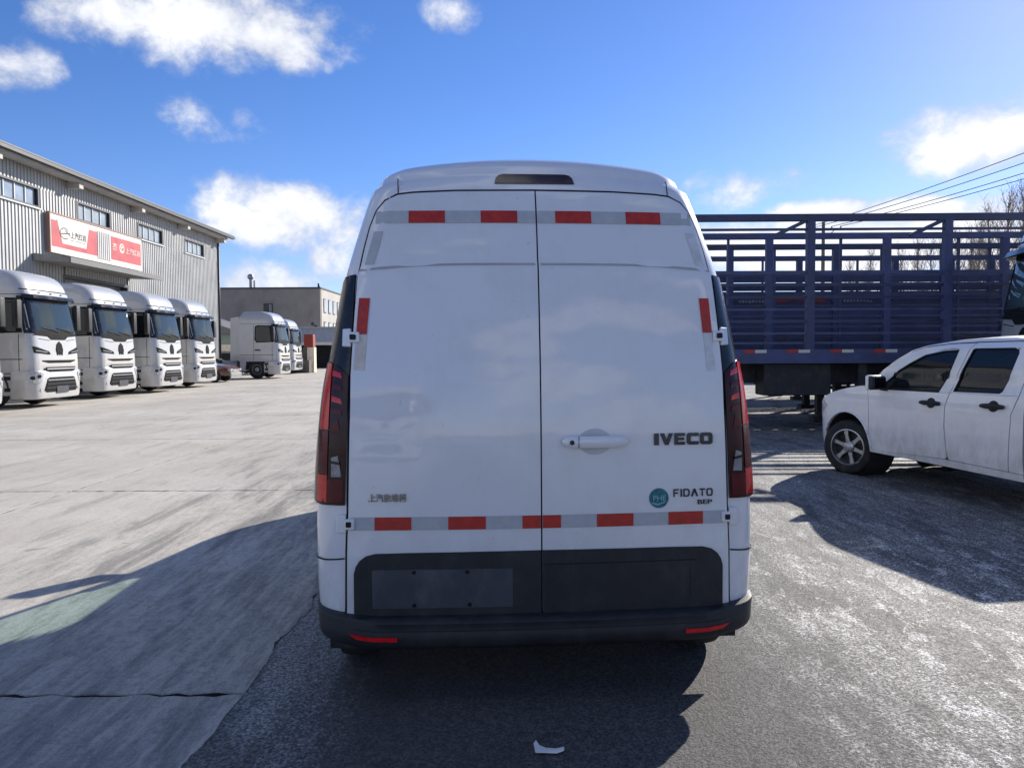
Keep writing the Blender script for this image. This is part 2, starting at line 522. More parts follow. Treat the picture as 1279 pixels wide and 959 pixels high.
def interp(z, zs, ws):
    if z <= zs[0]: return ws[0]
    for i in range(len(zs) - 1):
        if z <= zs[i + 1]:
            t = (z - zs[i]) / (zs[i + 1] - zs[i])
            # smooth (Catmull-Rom) so that no facet line shows
            p0 = ws[max(i - 1, 0)]; p1 = ws[i]; p2 = ws[i + 1]; p3 = ws[min(i + 2, len(ws) - 1)]
            x0 = zs[max(i - 1, 0)]; x1 = zs[i]; x2 = zs[i + 1]; x3 = zs[min(i + 2, len(zs) - 1)]
            m1 = (p2 - p0) / (x2 - x0) * (x2 - x1); m2 = (p3 - p1) / (x3 - x1) * (x2 - x1)
            return ((2 * t**3 - 3 * t**2 + 1) * p1 + (t**3 - 2 * t**2 + t) * m1 + (-2 * t**3 + 3 * t**2) * p2 + (t**3 - t**2) * m2)
    return ws[-1]


class Surf:
    """end face of a vehicle: rounded in plan, profiled in height. d=+1: body lies towards +y"""
    def __init__(s, zw, ww, zr, yr, bow, rad, d): s.zw, s.ww, s.zr, s.yr, s.bow, s.rad, s.d = zw, ww, zr, yr, bow, rad, d
    def w(s, z): return interp(z, s.zw, s.ww)
    def y(s, z): return interp(z, s.zr, s.yr)

    def p(s, a, z, off=0.0):
        q = s._p(a, z)
        if off:
            e = .004
            t1 = s._p(a + e, z) - s._p(a - e, z); t2 = s._p(a, z + e) - s._p(a, z - e)
            n = t1.cross(t2).normalized() * s.d
            return q + n * off
        return q

    def _p(s, a, z):
        w = s.w(z); sg = 1 if a >= 0 else -1; a = abs(a); xr = w - s.rad
        if a <= xr: x = a; y = s.bow * (a / w) ** 2
        elif a <= xr + s.rad * pi / 2:
            t = (a - xr) / s.rad
            x = xr + s.rad * sin(t); y = s.bow * (xr / w) ** 2 + s.rad * (1 - cos(t))
        else:
            x = w; y = s.bow * (xr / w) ** 2 + s.rad + (a - xr - s.rad * pi / 2)
        return Vector((sg * x, s.y(z) + s.d * y, z))


def poly_fill(poly, step):
    """triangulated interior of an outline with inner grid points"""
    xs = [p[0] for p in poly]; ys = [p[1] for p in poly]
    # densify the outline
    out = []
    n = len(poly)
    for i in range(n):
        a = Vector(poly[i]); b = Vector(poly[(i + 1) % n])
        k = max(1, int((b - a).length / step))
        for j in range(k): out.append(a + (b - a) * j / k)
    pts = list(out)
    x = min(xs) + step / 2
    while x < max(xs):
        y = min(ys) + step / 2
        while y < max(ys):
            pts.append(Vector((x, y))); y += step
        x += step
    m = len(out)
    r = delaunay_2d_cdt(pts, [(i, (i + 1) % m) for i in range(m)], [list(range(m))], 1, 1e-6)
    return r[0], r[2], m


def panel(name, poly, fn, thick, m, parent, step=.08, lift=0.0, smooth=True):
    """sheet with real thickness laid over a surface. fn(a, b, off) -> point; lift = base height above it"""
    V, F, _ = poly_fill(poly, step)
    n = len(V)
    vs = [fn(v.x, v.y, lift + thick) for v in V] + [fn(v.x, v.y, lift) for v in V]
    fs = [tuple(f) for f in F]
    cnt = {}
    for f in fs:
        for i in range(len(f)):
            e = (f[i], f[(i + 1) % len(f)])
            cnt[e] = cnt.get(e, 0) + 1
    rim = [e for e in cnt if (e[1], e[0]) not in cnt]
    sides = [(b, a, a + n, b + n) for a, b in rim]
    mb = MB()
    mb.add(vs, fs + sides, smooth)
    o = mb.build(name, m, parent, sharp=35, fix=False)
    me = o.data
    bm = bmesh.new(); bm.from_mesh(me)
    bmesh.ops.recalc_face_normals(bm, faces=bm.faces)
    # make sure the outer face looks outwards
    f0 = max(bm.faces, key=lambda f: f.calc_area())
    c = V[0]
    outv = fn(c.x, c.y, 1.0) - fn(c.x, c.y, 0.0)
    bm.faces.ensure_lookup_table()
    if bm.faces[0].normal.dot(outv) < 0:
        bmesh.ops.reverse_faces(bm, faces=bm.faces)
    bm.to_mesh(me); bm.free()
    return o


def strip_mb(mb, line, fn, width, off=.0015, step=.05):
    pts = []
    for i in range(len(line) - 1):
        a = Vector(line[i]); b = Vector(line[i + 1])
        k = max(1, int((b - a).length / step))
        for j in range(k): pts.append(a + (b - a) * j / k)
    pts.append(Vector(line[-1]))
    vs = []
    for i, p in enumerate(pts):
        d = (pts[min(i + 1, len(pts) - 1)] - pts[max(i - 1, 0)]).normalized()
        nrm = Vector((-d.y, d.x)) * width / 2
        for q in (p + nrm, p - nrm):
            vs.append(fn(q.x, q.y, off))
    fs = [(2 * i, 2 * i + 1, 2 * i + 3, 2 * i + 2) for i in range(len(pts) - 1)]
    mb.add(vs, fs, True)
    return mb


def text_mesh(body, size, extrude=.002, bold=0.0):
    cu = bpy.data.curves.new('text', 'FONT')
    cu.body = body; cu.size = size; cu.extrude = extrude; cu.offset = bold
    cu.align_x = 'LEFT'; cu.resolution_u = 3
    ob = bpy.data.objects.new('text', cu)
    C.objects.link(ob)
    dg = bpy.context.evaluated_depsgraph_get()
    dg.update()
    me = bpy.data.meshes.new_from_object(ob.evaluated_get(dg))
    bpy.data.objects.remove(ob); bpy.data.curves.remove(cu)
    return me


def text_on(name, body, fn, x0, x1, z0, z1, m, parent, extrude=.002, bold=0.0, flat=False):
    """lettering fitted in a rectangle of a surface"""
    me = text_mesh(body, 1.0, 1.0, bold)
    xs = [v.co.x for v in me.vertices]; ys = [v.co.y for v in me.vertices]
    if not xs: return None
    ax, bx, ay, by = min(xs), max(xs), min(ys), max(ys)
    for v in me.vertices:
        a = x0 + (v.co.x - ax) / (bx - ax) * (x1 - x0)
        b = z0 + (v.co.y - ay) / (by - ay) * (z1 - z0)
        v.co = fn(a, b, extrude * (1 if v.co.z > 0 else .1))
    me.name = name
    me.materials.clear(); me.materials.append(m)
    return link(name, me, parent)


def rrect(x0, x1, z0, z1, r, n=4):
    out = []
    for (cx, cz, a0) in ((x1 - r, z1 - r, 0), (x0 + r, z1 - r, 90), (x0 + r, z0 + r, 180), (x1 - r, z0 + r, 270)):
        for k in range(n + 1):
            t = R(a0 + 90 * k / n)
            out.append((cx + r * cos(t), cz + r * sin(t)))
    return out


def ellipse(cx, cz, rx, rz, n=24):
    return [(cx + rx * cos(2 * pi * k / n), cz + rz * sin(2 * pi * k / n)) for k in range(n)]


def boolean_cut(o, cutters):
    for c in cutters:
        md = o.modifiers.new('cut', 'BOOLEAN'); md.operation = 'DIFFERENCE'; md.object = c; md.solver = 'EXACT'
    dg = bpy.context.evaluated_depsgraph_get(); dg.update()
    me = bpy.data.meshes.new_from_object(o.evaluated_get(dg))
    o.modifiers.clear()
    old = o.data; o.data = me; me.name = old.name
    for c in cutters: bpy.data.objects.remove(c)


def split_faces(o, test, name, m, parent, off=0.0):
    """move the faces that pass the test into a part of their own"""
    bm = bmesh.new(); bm.from_mesh(o.data)
    sel = [f for f in bm.faces if test(f.calc_center_median(), f.normal)]
    if not sel:
        bm.free(); return None
    vs = []; fs = []; idx = {}
    for f in sel:
        q = []
        for v in f.verts:
            if v.index not in idx:
                idx[v.index] = len(vs); vs.append(v.co + v.normal * off)
            q.append(idx[v.index])
        fs.append(q)
    bmesh.ops.delete(bm, geom=sel, context='FACES')
    bm.to_mesh(o.data); bm.free()
    mb = MB(); mb.add(vs, fs, True)
    return mb.build(name, m, parent)


def make_wheel(parent, loc, r, w, side, rim_mat, spokes=6, hub=.28, rim_r=.66, steer=0.0, name='wheel', dish=.02):
    """tyre, rim, spokes; outer face towards side (+1/-1 on x)"""
    wroot = MB()
    prof = [(r * rim_r, -w / 2), (r * .9, -w / 2), (r * .975, -w * .42), (r, -w * .28), (r, w * .28), (r * .975, w * .42), (r * .9, w / 2), (r * rim_r, w / 2), (r * rim_r * .97, w * .3)]
    wroot.lathe(prof, axis='X', n=36)
    t = wroot.build('tyre', rubber, parent)
    t.location = loc; t.rotation_euler = (0, 0, steer)
    ro = MB()
    s = side; a = r * rim_r
    ro.lathe([(a * .99, s * w * .49), (a * .93, s * w * .50), (a * .90, s * w * .40), (a * .86, s * w * .1), (a * .86, -s * w * .3)], axis='X', n=36)
    if spokes:
        for k in range(spokes):
            th = 2 * pi * k / spokes + .3
            def fn(u, v, tt, th=th): return Vector((s * (w * .40 - dish - tt), u * cos(th) - v * sin(th), u * sin(th) + v * cos(th)))
            ro.prism([(a * .2, -a * .13), (a * .6, -a * .085), (a * .92, -a * .13), (a * .92, a * .13), (a * .6, a * .085), (a * .2, a * .13)], fn, .03)
    ro.lathe([(0.0001, s * (w * .42)), (a * hub * .8, s * w * .42), (a * hub, s * (w * .38)), (a * hub, s * w * .1)], axis='X', n=20)
    rim = ro.build('rim', rim_mat, t)
    bk = MB()
    bk.lathe([(.0001, s * w * .02), (a * .88, s * w * .02)], axis='X', n=24)
    bk.build('brake_disc', dark_metal, t)
    return t


# ------------------------------------------------------------------ ground
gm = MB()
gm.add([(-1500, -900, -.03), (1500, -900, -.03), (1500, 2500, -.03), (-1500, 2500, -.03)], [(0, 1, 2, 3)])
structure(gm.build('ground', earth))
am = MB()
am.add([(-1.30, -40, -.004), (60, -40, -.004), (60, 40, -.004), (-1.30, 40, -.004)], [(0, 1, 2, 3)])
structure(am.build('asphalt_yard', asphalt_m))
fy = MB()
fy.add([(-90, 40.2, -.012), (60, 40.2, -.012), (60, 150, -.012), (-90, 150, -.012)], [(0, 1, 2, 3)])
structure(fy.build('far_yard', concrete))
yard = bpy.data.objects.new('concrete_yard', None); C.objects.link(yard); structure(yard)
jb = MB(); jb.add([(-45, -18, -.007), (-1.32, -18, -.007), (-1.32, 40.1, -.007), (-45, 40.1, -.007)], [(0, 1, 2, 3)])
jb.build('joint_bed', joint_dark, yard)
xe = [-1.25, -5.12, -9.0, -12.9, -16.8, -20.7, -24.6, -28.5, -32.4, -36.3, -40.2]
ye = [-17.5, -12.25, -7.0, -1.75, 3.5, 8.75, 14.0, 19.25, 24.5, 29.75, 35.0, 40.2]


def slab_mesh(x0, x1, y0, y1, rag):
    """one cast slab; edges wander a few millimetres, the asphalt side is broken"""
    rnd = random.Random(int(x0 * 10) * 31 + int(y0 * 10))
    pts = []
    def edge(ax, ay, bx, by, amp):
        n = 150 if amp > .05 else 60
        ph = [rnd.random() * 6.3 for _ in range(6)]
        for i in range(n):
            t = i / n
            j = (rnd.random() - .5) * amp
            if amp > .05:
                j = amp * (.45 * sin(7 * t + ph[0]) + .28 * sin(17 * t + ph[1]) + .2 * sin(41 * t + ph[2]) + .14 * sin(83 * t + ph[3]) + (rnd.random() - .5) * .25) * min(1, 6 * t, 6 * (1 - t))
            nx, ny = (by - ay), -(bx - ax)
            L = math.hypot(nx, ny)
            pts.append((ax + (bx - ax) * t + nx / L * j, ay + (by - ay) * t + ny / L * j))
    gp = .015
    edge(x0 + gp, y0 + gp, x1 - gp, y0 + gp, .034)
    edge(x1 - gp, y0 + gp, x1 - gp, y1 - gp, rag)
    edge(x1 - gp, y1 - gp, x0 + gp, y1 - gp, .034)
    edge(x0 + gp, y1 - gp, x0 + gp, y0 + gp, .014)
    mb = MB()
    n = len(pts)
    mb.add([(a, b, 0) for a, b in pts] + [(a, b, -.021) for a, b in pts],
           [tuple(range(n))] + [(i, i + n, (i + 1) % n + n, (i + 1) % n) for i in range(n)])
    return mb


for i in range(len(xe) - 1):
    for j in range(len(ye) - 1):
        slab_mesh(xe[i + 1], xe[i], ye[j], ye[j + 1], .085 if i == 0 else .014).build('slab', concrete, yard)

# ------------------------------------------------------------------ white panel van
VAN_YAW = R(4.0)
van = thing('panel_van', 'white high roof panel van seen from behind in the middle of the yard', 'van', (.131, 3.45, 0), VAN_YAW)
VS = Surf([.25, .37, .6, 1.0, 1.37, 1.55, 1.75, 1.96, 2.14, 2.35, 2.46, 2.6],
          [1.02, 1.03, 1.042, 1.035, 1.003, .973, .939, .905, .859, .80, .765, .72],
          [.25, .45, .7, 1.0, 1.25, 1.5, 1.75, 2.0, 2.2, 2.35, 2.45, 2.6],
          [.0, .0, .0, .005, .015, .035, .07, .12, .175, .23, .29, .40], .045, .15, 1)
FZ = [.25, .5, .8, 1.0, 1.12, 1.2, 1.32, 1.6, 2.0, 2.3, 2.46, 2.6]
FY = [5.28, 5.40, 5.38, 5.30, 5.08, 4.75, 4.35, 4.02, 3.52, 3.10, 2.75, 2.2]


def van_loop(z, inset=0.0, dz=0.0):
    w = VS.w(z)
    pts = []
    xr = w - VS.rad
    amax = xr + VS.rad * pi / 2
    ss = [-amax + VS.rad * pi / 2 * k / 6 for k in range(6)] + [-xr + 2 * xr * k / 16 for k in range(17)] + [xr + VS.rad * pi / 2 * (k + 1) / 6 for k in range(6)]
    for a in ss: pts.append(VS._p(a, z))
    y0 = pts[-1].y
    yf = interp(z, FZ, FY)
    wf = w * .97; rf = .42
    ns = 34
    for k in range(1, ns):
        t = k / ns
        pts.append(Vector((w + (wf - w) * t, y0 + (yf - rf * .8 - y0) * t, z)))
    fr = []
    for k in range(9):
        t = pi / 2 * k / 8
        fr.append(Vector((wf - rf + rf * cos(t), yf - rf * .8 + rf * .62 * sin(t), z)))
    for k in range(1, 8):
        x = (wf - rf) * (1 - 2 * k / 8)
        fr.append(Vector((x, yf - rf * .8 + rf * .62 + .10 * (1 - (x / (wf - rf)) ** 2), z)))
    for k in range(9):
        t = pi / 2 + pi / 2 * k / 8
        fr.append(Vector((-(wf - rf) + rf * cos(t), yf - rf * .8 + rf * .62 * sin(t), z)))
    pts += fr
    for k in range(ns - 1, 0, -1):
        t = k / ns
        pts.append(Vector((-(w + (wf - w) * t), y0 + (yf - rf * .8 - y0) * t, z)))
    tz = max(0.0, min(1.0, (z - 2.385) / .08))
    if tz:
        pts = [Vector((p.x, p.y, p.z - .046 * tz * min(1.0, abs(p.x) / .74) ** 2.2)) for p in pts]
    if inset:
        ymid = (VS.y(z) + yf) / 2; hl = (yf - VS.y(z)) / 2
        pts = [Vector((p.x * (1 - inset / w), ymid + (p.y - ymid) * (1 - inset / hl), p.z + dz)) for p in pts]
    return pts


mb = MB()
zs = [.33 + .05 * k for k in range(43)] + [2.445, 2.465]
zs = [z for z in zs if z < 2.44] + [2.445, 2.465]
rings = [van_loop(z) for z in zs]
zt = 2.465
for (ins, dz) in ((.010, .026), (.026, .048), (.055, .070), (.10, .088), (.17, .103), (.29, .116), (.45, .126), (.6, .130)):
    rings.append(van_loop(zt, ins, dz))
nr = len(rings[0])
allv = [p for r_ in rings for p in r_]
fs = []
for i in range(len(rings) - 1):
    for k in range(nr):
        k2 = (k + 1) % nr
        fs.append((i * nr + k, i * nr + k2, (i + 1) * nr + k2, (i + 1) * nr + k))
fs.append(tuple(range((len(rings) - 1) * nr, len(rings) * nr)))
fs.append(tuple(reversed(range(nr))))
mb.add(allv, fs, True)
van_body = mb.build('body', van_white, van, sharp=50)
cuts = []
for sx in (-1, 1):
    for y in (.64, 4.32):
        cm = MB(); cm.lathe([(.0001, sx * .74), (.40, sx * .74), (.40, sx * 1.3), (.0001, sx * 1.3)], (0, y, .335), 'X', 40)
        co = cm.build('cutter', seam_black, van); cuts.append(co)
bpy.context.view_layer.update()
boolean_cut(van_body, cuts)
van_body.data.materials.clear(); van_body.data.materials.append(van_white); van_body.data.materials.append(interior)
for f in van_body.data.polygons:
    f.material_index = 0
    for y in (.64, 4.32):
        if (f.center.y - y) ** 2 + (f.center.z - .335) ** 2 < .405 ** 2 and .70 < abs(f.center.x) < 1.08:
            f.material_index = 1
split_faces(van_body, lambda c, n: n.y > .35 and n.z > .15 and 1.38 < c.z < 2.18 and abs(c.x) < .80, 'windscreen', glass_van, van)
for sx in (-1, 1):
    split_faces(van_body, lambda c, n: n.x * sx > .7 and 1.18 < c.z < 1.96 and 2.95 < c.y < 4.02 - (c.z - 1.3) * .75, 'side_window', glass_van, van)
vs_fn = lambda a, b, off: VS.p(a, b, off)

# rear doors
edge = [(.892, .405), (.890, .44), (.886, .69), (.878, .87), (.871, 1.18), (.863, 1.49), (.847, 1.74), (.834, 1.95), (.825, 2.0), (.813, 2.07), (.788, 2.185), (.757, 2.265), (.714, 2.315), (.655, 2.345), (.585, 2.3535), (.38, 2.362), (0, 2.365)]


def offset_edge(e, d):
    out = []
    for i, p in enumerate(e):
        a = Vector(e[max(i - 1, 0)]); b = Vector(e[min(i + 1, len(e) - 1)])
        t = (b - a).normalized()
        n = Vector((-t.y, t.x))
        out.append((p[0] + n.x * d, p[1] + n.y * d))
    return out


ein = offset_edge(edge, .0055)
doors = []
for sx in (-1, 1):
    poly = [(sx * x, z) for x, z in ein[:-1]] + [(sx * .0035, ein[-1][1]), (sx * .0035, .385)]
    if sx < 0: poly = poly[::-1]
    # gentle bodyline: the panel stands 6 mm proud below the crease, 2 mm above
    def dfn(a, b, off):
        crease = 2.004 - .028 * (abs(a) / .83) ** 4
        t = (b - crease) / .016
        k = max(0.0, min(1.0, .5 - t))
        lowk = max(0.0, min(1.0, (b - .69) / .02 + .5))
        return VS.p(a, b, off - .010 * (1 - k) * (off > .002) )
    d = panel('rear_door', poly, dfn, .016, van_white, van, step=.03)
    doors.append(d)
dL, dR = doors
DOFF = .016
def dsurf(a, b, off):
    crease = 2.004 - .028 * (abs(a) / .83) ** 4
    k = max(0.0, min(1.0, .5 - (b - crease) / .016))
    return VS.p(a, b, DOFF - .010 * (1 - k) + off)


sm = MB()
for sx in (-1, 1):
    strip_mb(sm, [(sx * x, z) for x, z in edge], vs_fn, .013, .002)
strip_mb(sm, [(0, 2.365), (0, .385)], vs_fn, .010, .002)
sm.build('door_seal', seam_black, van, fix=False)
for sx in (-1, 1):
    sm = MB(); strip_mb(sm, [(sx * .652, 2.352), (sx * .655, 2.40), (sx * .656, 2.43)], vs_fn, .005, .003); sm.build('roof_seam', seam_black, van, fix=False)
    sm = MB(); strip_mb(sm, [(sx * .895, .662), (sx * .99, .652), (sx * 1.10, .648), (sx * 1.6, .64)], vs_fn, .007, .005, .02); sm.build('body_seam', seam_black, van, fix=False)
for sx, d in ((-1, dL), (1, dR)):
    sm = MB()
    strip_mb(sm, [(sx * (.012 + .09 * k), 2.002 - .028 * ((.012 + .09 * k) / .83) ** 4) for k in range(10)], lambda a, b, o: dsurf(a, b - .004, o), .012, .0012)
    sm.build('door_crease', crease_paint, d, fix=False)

# reflective tape
def tape(name, x0, x1, z0, z1, m, door, dx=0.0, off=.001, th=.0015):
    poly = [(x0, z0), (x1, z0), (x1 + dx, z1), (x0 + dx, z1)]
    return panel(name, poly, lambda a, b, o: dsurf(a, b, o + off), th, m, door, step=.06)


for sx, d in ((-1, dL), (1, dR)):
    lo, hi = sorted((sx * .0045, sx * .755))
    tape('silver_tape', lo, hi, 2.197, 2.258, silver_tape, d)
    lo, hi = sorted((sx * .0045, sx * .862))
    tape('silver_tape', lo, hi, .792, .852, silver_tape, d)
    for a, b in ((.09, .262), (.43, .60)):
        lo, hi = sorted((sx * a, sx * b))
        tape('red_tape', lo, hi, 2.198, 2.2575, red_tape, d, off=.003)
    for a, b in ((.0045, .088), (.254, .424), (.59, .755)):
        lo, hi = sorted((sx * a, sx * b))
        tape('red_tape', lo, hi, .793, .8515, red_tape, d, off=.003)
    lo, hi = sorted((sx * .758, sx * .80))
    tape('silver_tape', lo, hi, 2.0, 2.158, silver_tape if sx < 0 else faint_tape, d, dx=-sx * .04)
    if sx < 0:
        tape('red_tape', -.832, -.786, 1.675, 1.84, red_tape, d, dx=.013, off=.003)
        tape('silver_tape', -.845, -.797, 1.515, 1.672, white_tape, d, dx=.013)
    else:
        tape('red_tape', .769, .814, 1.677, 1.838, red_tape, d, dx=-.010, off=.003)
        tape('silver_tape', .784, .826, 1.50, 1.674, faint_tape, d, dx=-.012)

# handle on the right door
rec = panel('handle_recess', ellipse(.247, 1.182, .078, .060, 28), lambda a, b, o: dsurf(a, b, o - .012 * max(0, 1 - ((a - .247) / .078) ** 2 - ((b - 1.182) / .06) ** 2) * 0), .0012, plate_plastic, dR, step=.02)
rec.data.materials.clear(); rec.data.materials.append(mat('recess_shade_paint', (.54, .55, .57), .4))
hb = MB()
for k in range(17):
    pass
prof = []
hv = []; hf = []
N = 18; M_ = 10
for i in range(N + 1):
    t = i / N
    a = .093 + (.397 - .093) * t
    e = max(.3, (1 - abs(2 * t - 1) ** 9) ** .5)
    for k in range(M_):
        q = 2 * pi * k / M_
        lift = .026 + .018 * sin(pi * t) + .011 * e * cos(q)
        p = dsurf(a, 1.183 + .0275 * e * sin(q), lift - .012)
        hv.append(p)
for i in range(N):
    for k in range(M_):
        k2 = (k + 1) % M_
        hf.append((i * M_ + k, i * M_ + k2, (i + 1) * M_ + k2, (i + 1) * M_ + k))
hb.add(hv, hf, True)
hb.add([hv[k] for k in range(M_)], [tuple(range(M_))]); hb.add(hv[-M_:], [tuple(range(M_))])
hnd = hb.build('door_handle', van_white, dR)
kh = MB()
c0 = dsurf(.137, 1.181, .027)
kh.prism(ellipse(.137, 1.181, .011, .011, 14), lambda a, b, t: dsurf(a, b, .0285 + t), .006)
kh.build('key_lock', gloss_black, hnd)
km = MB(); strip_mb(km, [(.167, 1.157), (.167, 1.209)], lambda a, b, o: dsurf(a, b, .0405 - abs(b - 1.183) * .12), .003)
km.build('handle_seam', seam_black, hnd, fix=False)

# badges, each letter block raised
GLY = {'I': [[(0, 0), (1, 0), (1, 1), (0, 1)]],
       'V': [[(.36, 0), (.64, 0), (1, 1), (.68, 1), (.5, .38), (.32, 1), (0, 1)]],
       'E': [[(0, 0), (.95, 0), (.95, .26), (.3, .26), (.3, .39), (.88, .39), (.88, .62), (.3, .62), (.3, .74), (.95, .74), (.95, 1), (0, 1)]],
       'C': [[(.15, 0), (1, 0), (1, .28), (.32, .28), (.32, .72), (1, .72), (1, 1), (.15, 1), (0, .85), (0, .15)]],
       'O': [[(.15, 0), (.85, 0), (1, .15), (1, .85), (.85, 1), (.501, 1), (.501, .72), (.70, .72), (.70, .28), (.30, .28), (.30, .72), (.499, .72), (.499, 1), (.15, 1), (0, .85), (0, .15)]],
       'F': [[(0, 0), (.2, 0), (.2, .4), (.8, .4), (.8, .58), (.2, .58), (.2, .82), (.95, .82), (.95, 1), (0, 1)]],
       'i': [[(0, 0), (1, 0), (1, 1), (0, 1)]],
       'D': [[(0, 0), (.8, 0), (1, .2), (1, .8), (.8, 1), (.501, 1), (.501, .82), (.72, .82), (.80, .74), (.80, .26), (.72, .18), (.2, .18), (.2, .82), (.499, .82), (.499, 1), (0, 1)]],
       'A': [[(0, 0), (.24, 0), (.5, .72), (.76, 0), (1, 0), (.62, 1), (.38, 1)]],
       'T': [[(.4, 0), (.6, 0), (.6, .82), (1, .82), (1, 1), (0, 1), (0, .82), (.4, .82)]],
       'o': [[(.18, 0), (.82, 0), (1, .2), (1, .8), (.82, 1), (.501, 1), (.501, .82), (.74, .82), (.80, .74), (.80, .26), (.74, .18), (.26, .18), (.20, .26), (.20, .74), (.26, .82), (.499, .82), (.499, 1), (.18, 1), (0, .8), (0, .2)]]}


def block_letters(word, x0, z0, z1, wds, gap, m, thick, parent):
    """raised badge: every letter a part of its own"""
    x = x0
    for ch, wd in zip(word, wds):
        for pl_ in GLY[ch]:
            q = MB(); q.prism([(x + a * wd, z0 + b * (z1 - z0)) for a, b in pl_], lambda a, b, t: dsurf(a, b, t), thick)
            q.build('badge_letter', m, parent, bevel=.0012)
        x += wd + gap


block_letters('IVECO', .523, 1.161, 1.215, [.022, .060, .052, .056, .060], .0073, badge_dark, .009, dR)
block_letters('FiDATo', .614, .921, .957, [.027, .0065, .030, .034, .027, .030], .0068, badge_dark, .006, dR)
text_on('badge_lettering', 'BEP', dsurf, .730, .800, .884, .905, badge_dark, dR, .005, .01)
text_on('badge_lettering', '上汽依维柯', dsurf, -.782, -.612, .921, .958, badge_mid, dL, .007, .01)
disc = panel('round_sticker', ellipse(.545, .917, .046, .046, 32), dsurf, .003, teal, dR, step=.03)
text_on('sticker_print', 'PHE', lambda a, b, o: dsurf(a, b, .003 + o), .518, .578, .905, .929, teal_print, disc, .001)
sw = MB(); strip_mb(sw, [(.512, .895), (.54, .888), (.572, .899)], lambda a, b, o: dsurf(a, b, .0042), .005)
sw.build('sticker_print', teal_print, disc, fix=False)

# black lower cladding with plate recess
for sx, d in ((-1, dL), (1, dR)):
    out = [(.852, .40), (.851, .595), (.842, .628), (.825, .654), (.797, .675), (.755, .686), (.6, .689), (.0040, .692), (.0040, .383)]
    pol = [(sx * x, z) for x, z in out]
    cl = panel('lower_cladding', pol, dsurf, .007, black_plastic, d, step=.05)
    csurf = lambda a, b, o: dsurf(a, b, .007 + o)
    if sx < 0:
        pl = panel('plate_recess', rrect(-.768, -.134, .438, .614, .006, 2), csurf, .003, plate_plastic, cl, step=.08)
        for a, b in ((-.58, .452), (-.33, .452), (-.34, .602), (-.58, .602)):
            q = MB(); q.prism(ellipse(a, b, .009, .009, 10), lambda x, y, t: csurf(x, y, .003 + t), .005)
            q.build('screw', gloss_black, pl)
    else:
        rim_ = MB(); ln = rrect(.03, .70, .43, .62, .03, 4); strip_mb(rim_, ln + [ln[0]], csurf, .010, .003)
        rim_.build('cladding_rib', black_plastic, cl, fix=False)
        rim_ = MB(); strip_mb(rim_, [(.012, .628), (.72, .628)], csurf, .006, .002)
        rim_.build('cladding_groove', seam_black, cl, fix=False)

# hinges
for sx in (-1, 1):
    for z in (1.66, .822):
        ec = [x for x, zz in edge]
        ex = interp(z, [e[1] for e in edge[:8]], [e[0] for e in edge[:8]])
        h = MB()
        a0, a1 = ex + .004, ex + .045
        h.prism([(sx * a0, z - .042), (sx * a1, z - .040), (sx * a1, z + .040), (sx * a0, z + .042)], lambda a, b, t: VS.p(a, b, .004 + t), .018)
        hi_ = h.build('hinge', van_white, van, bevel=.004)
        h2 = MB()
        h2.prism([(sx * (ex - .035), z - .024), (sx * (ex + .006), z - .024), (sx * (ex + .006), z + .024), (sx * (ex - .035), z + .024)], lambda a, b, t: VS.p(a, b, .012 + t), .020)
        h2.build('hinge_arm', van_white, hi_, bevel=.004)
        h3 = MB()
        h3.prism(rrect(-.012, .012, -.012, .012, .004, 2), lambda a, b, t: VS.p(sx * (ex - .010) + a, z + b, .032 + t), .003)
        h3.build('hinge_slot', seam_black, hi_)

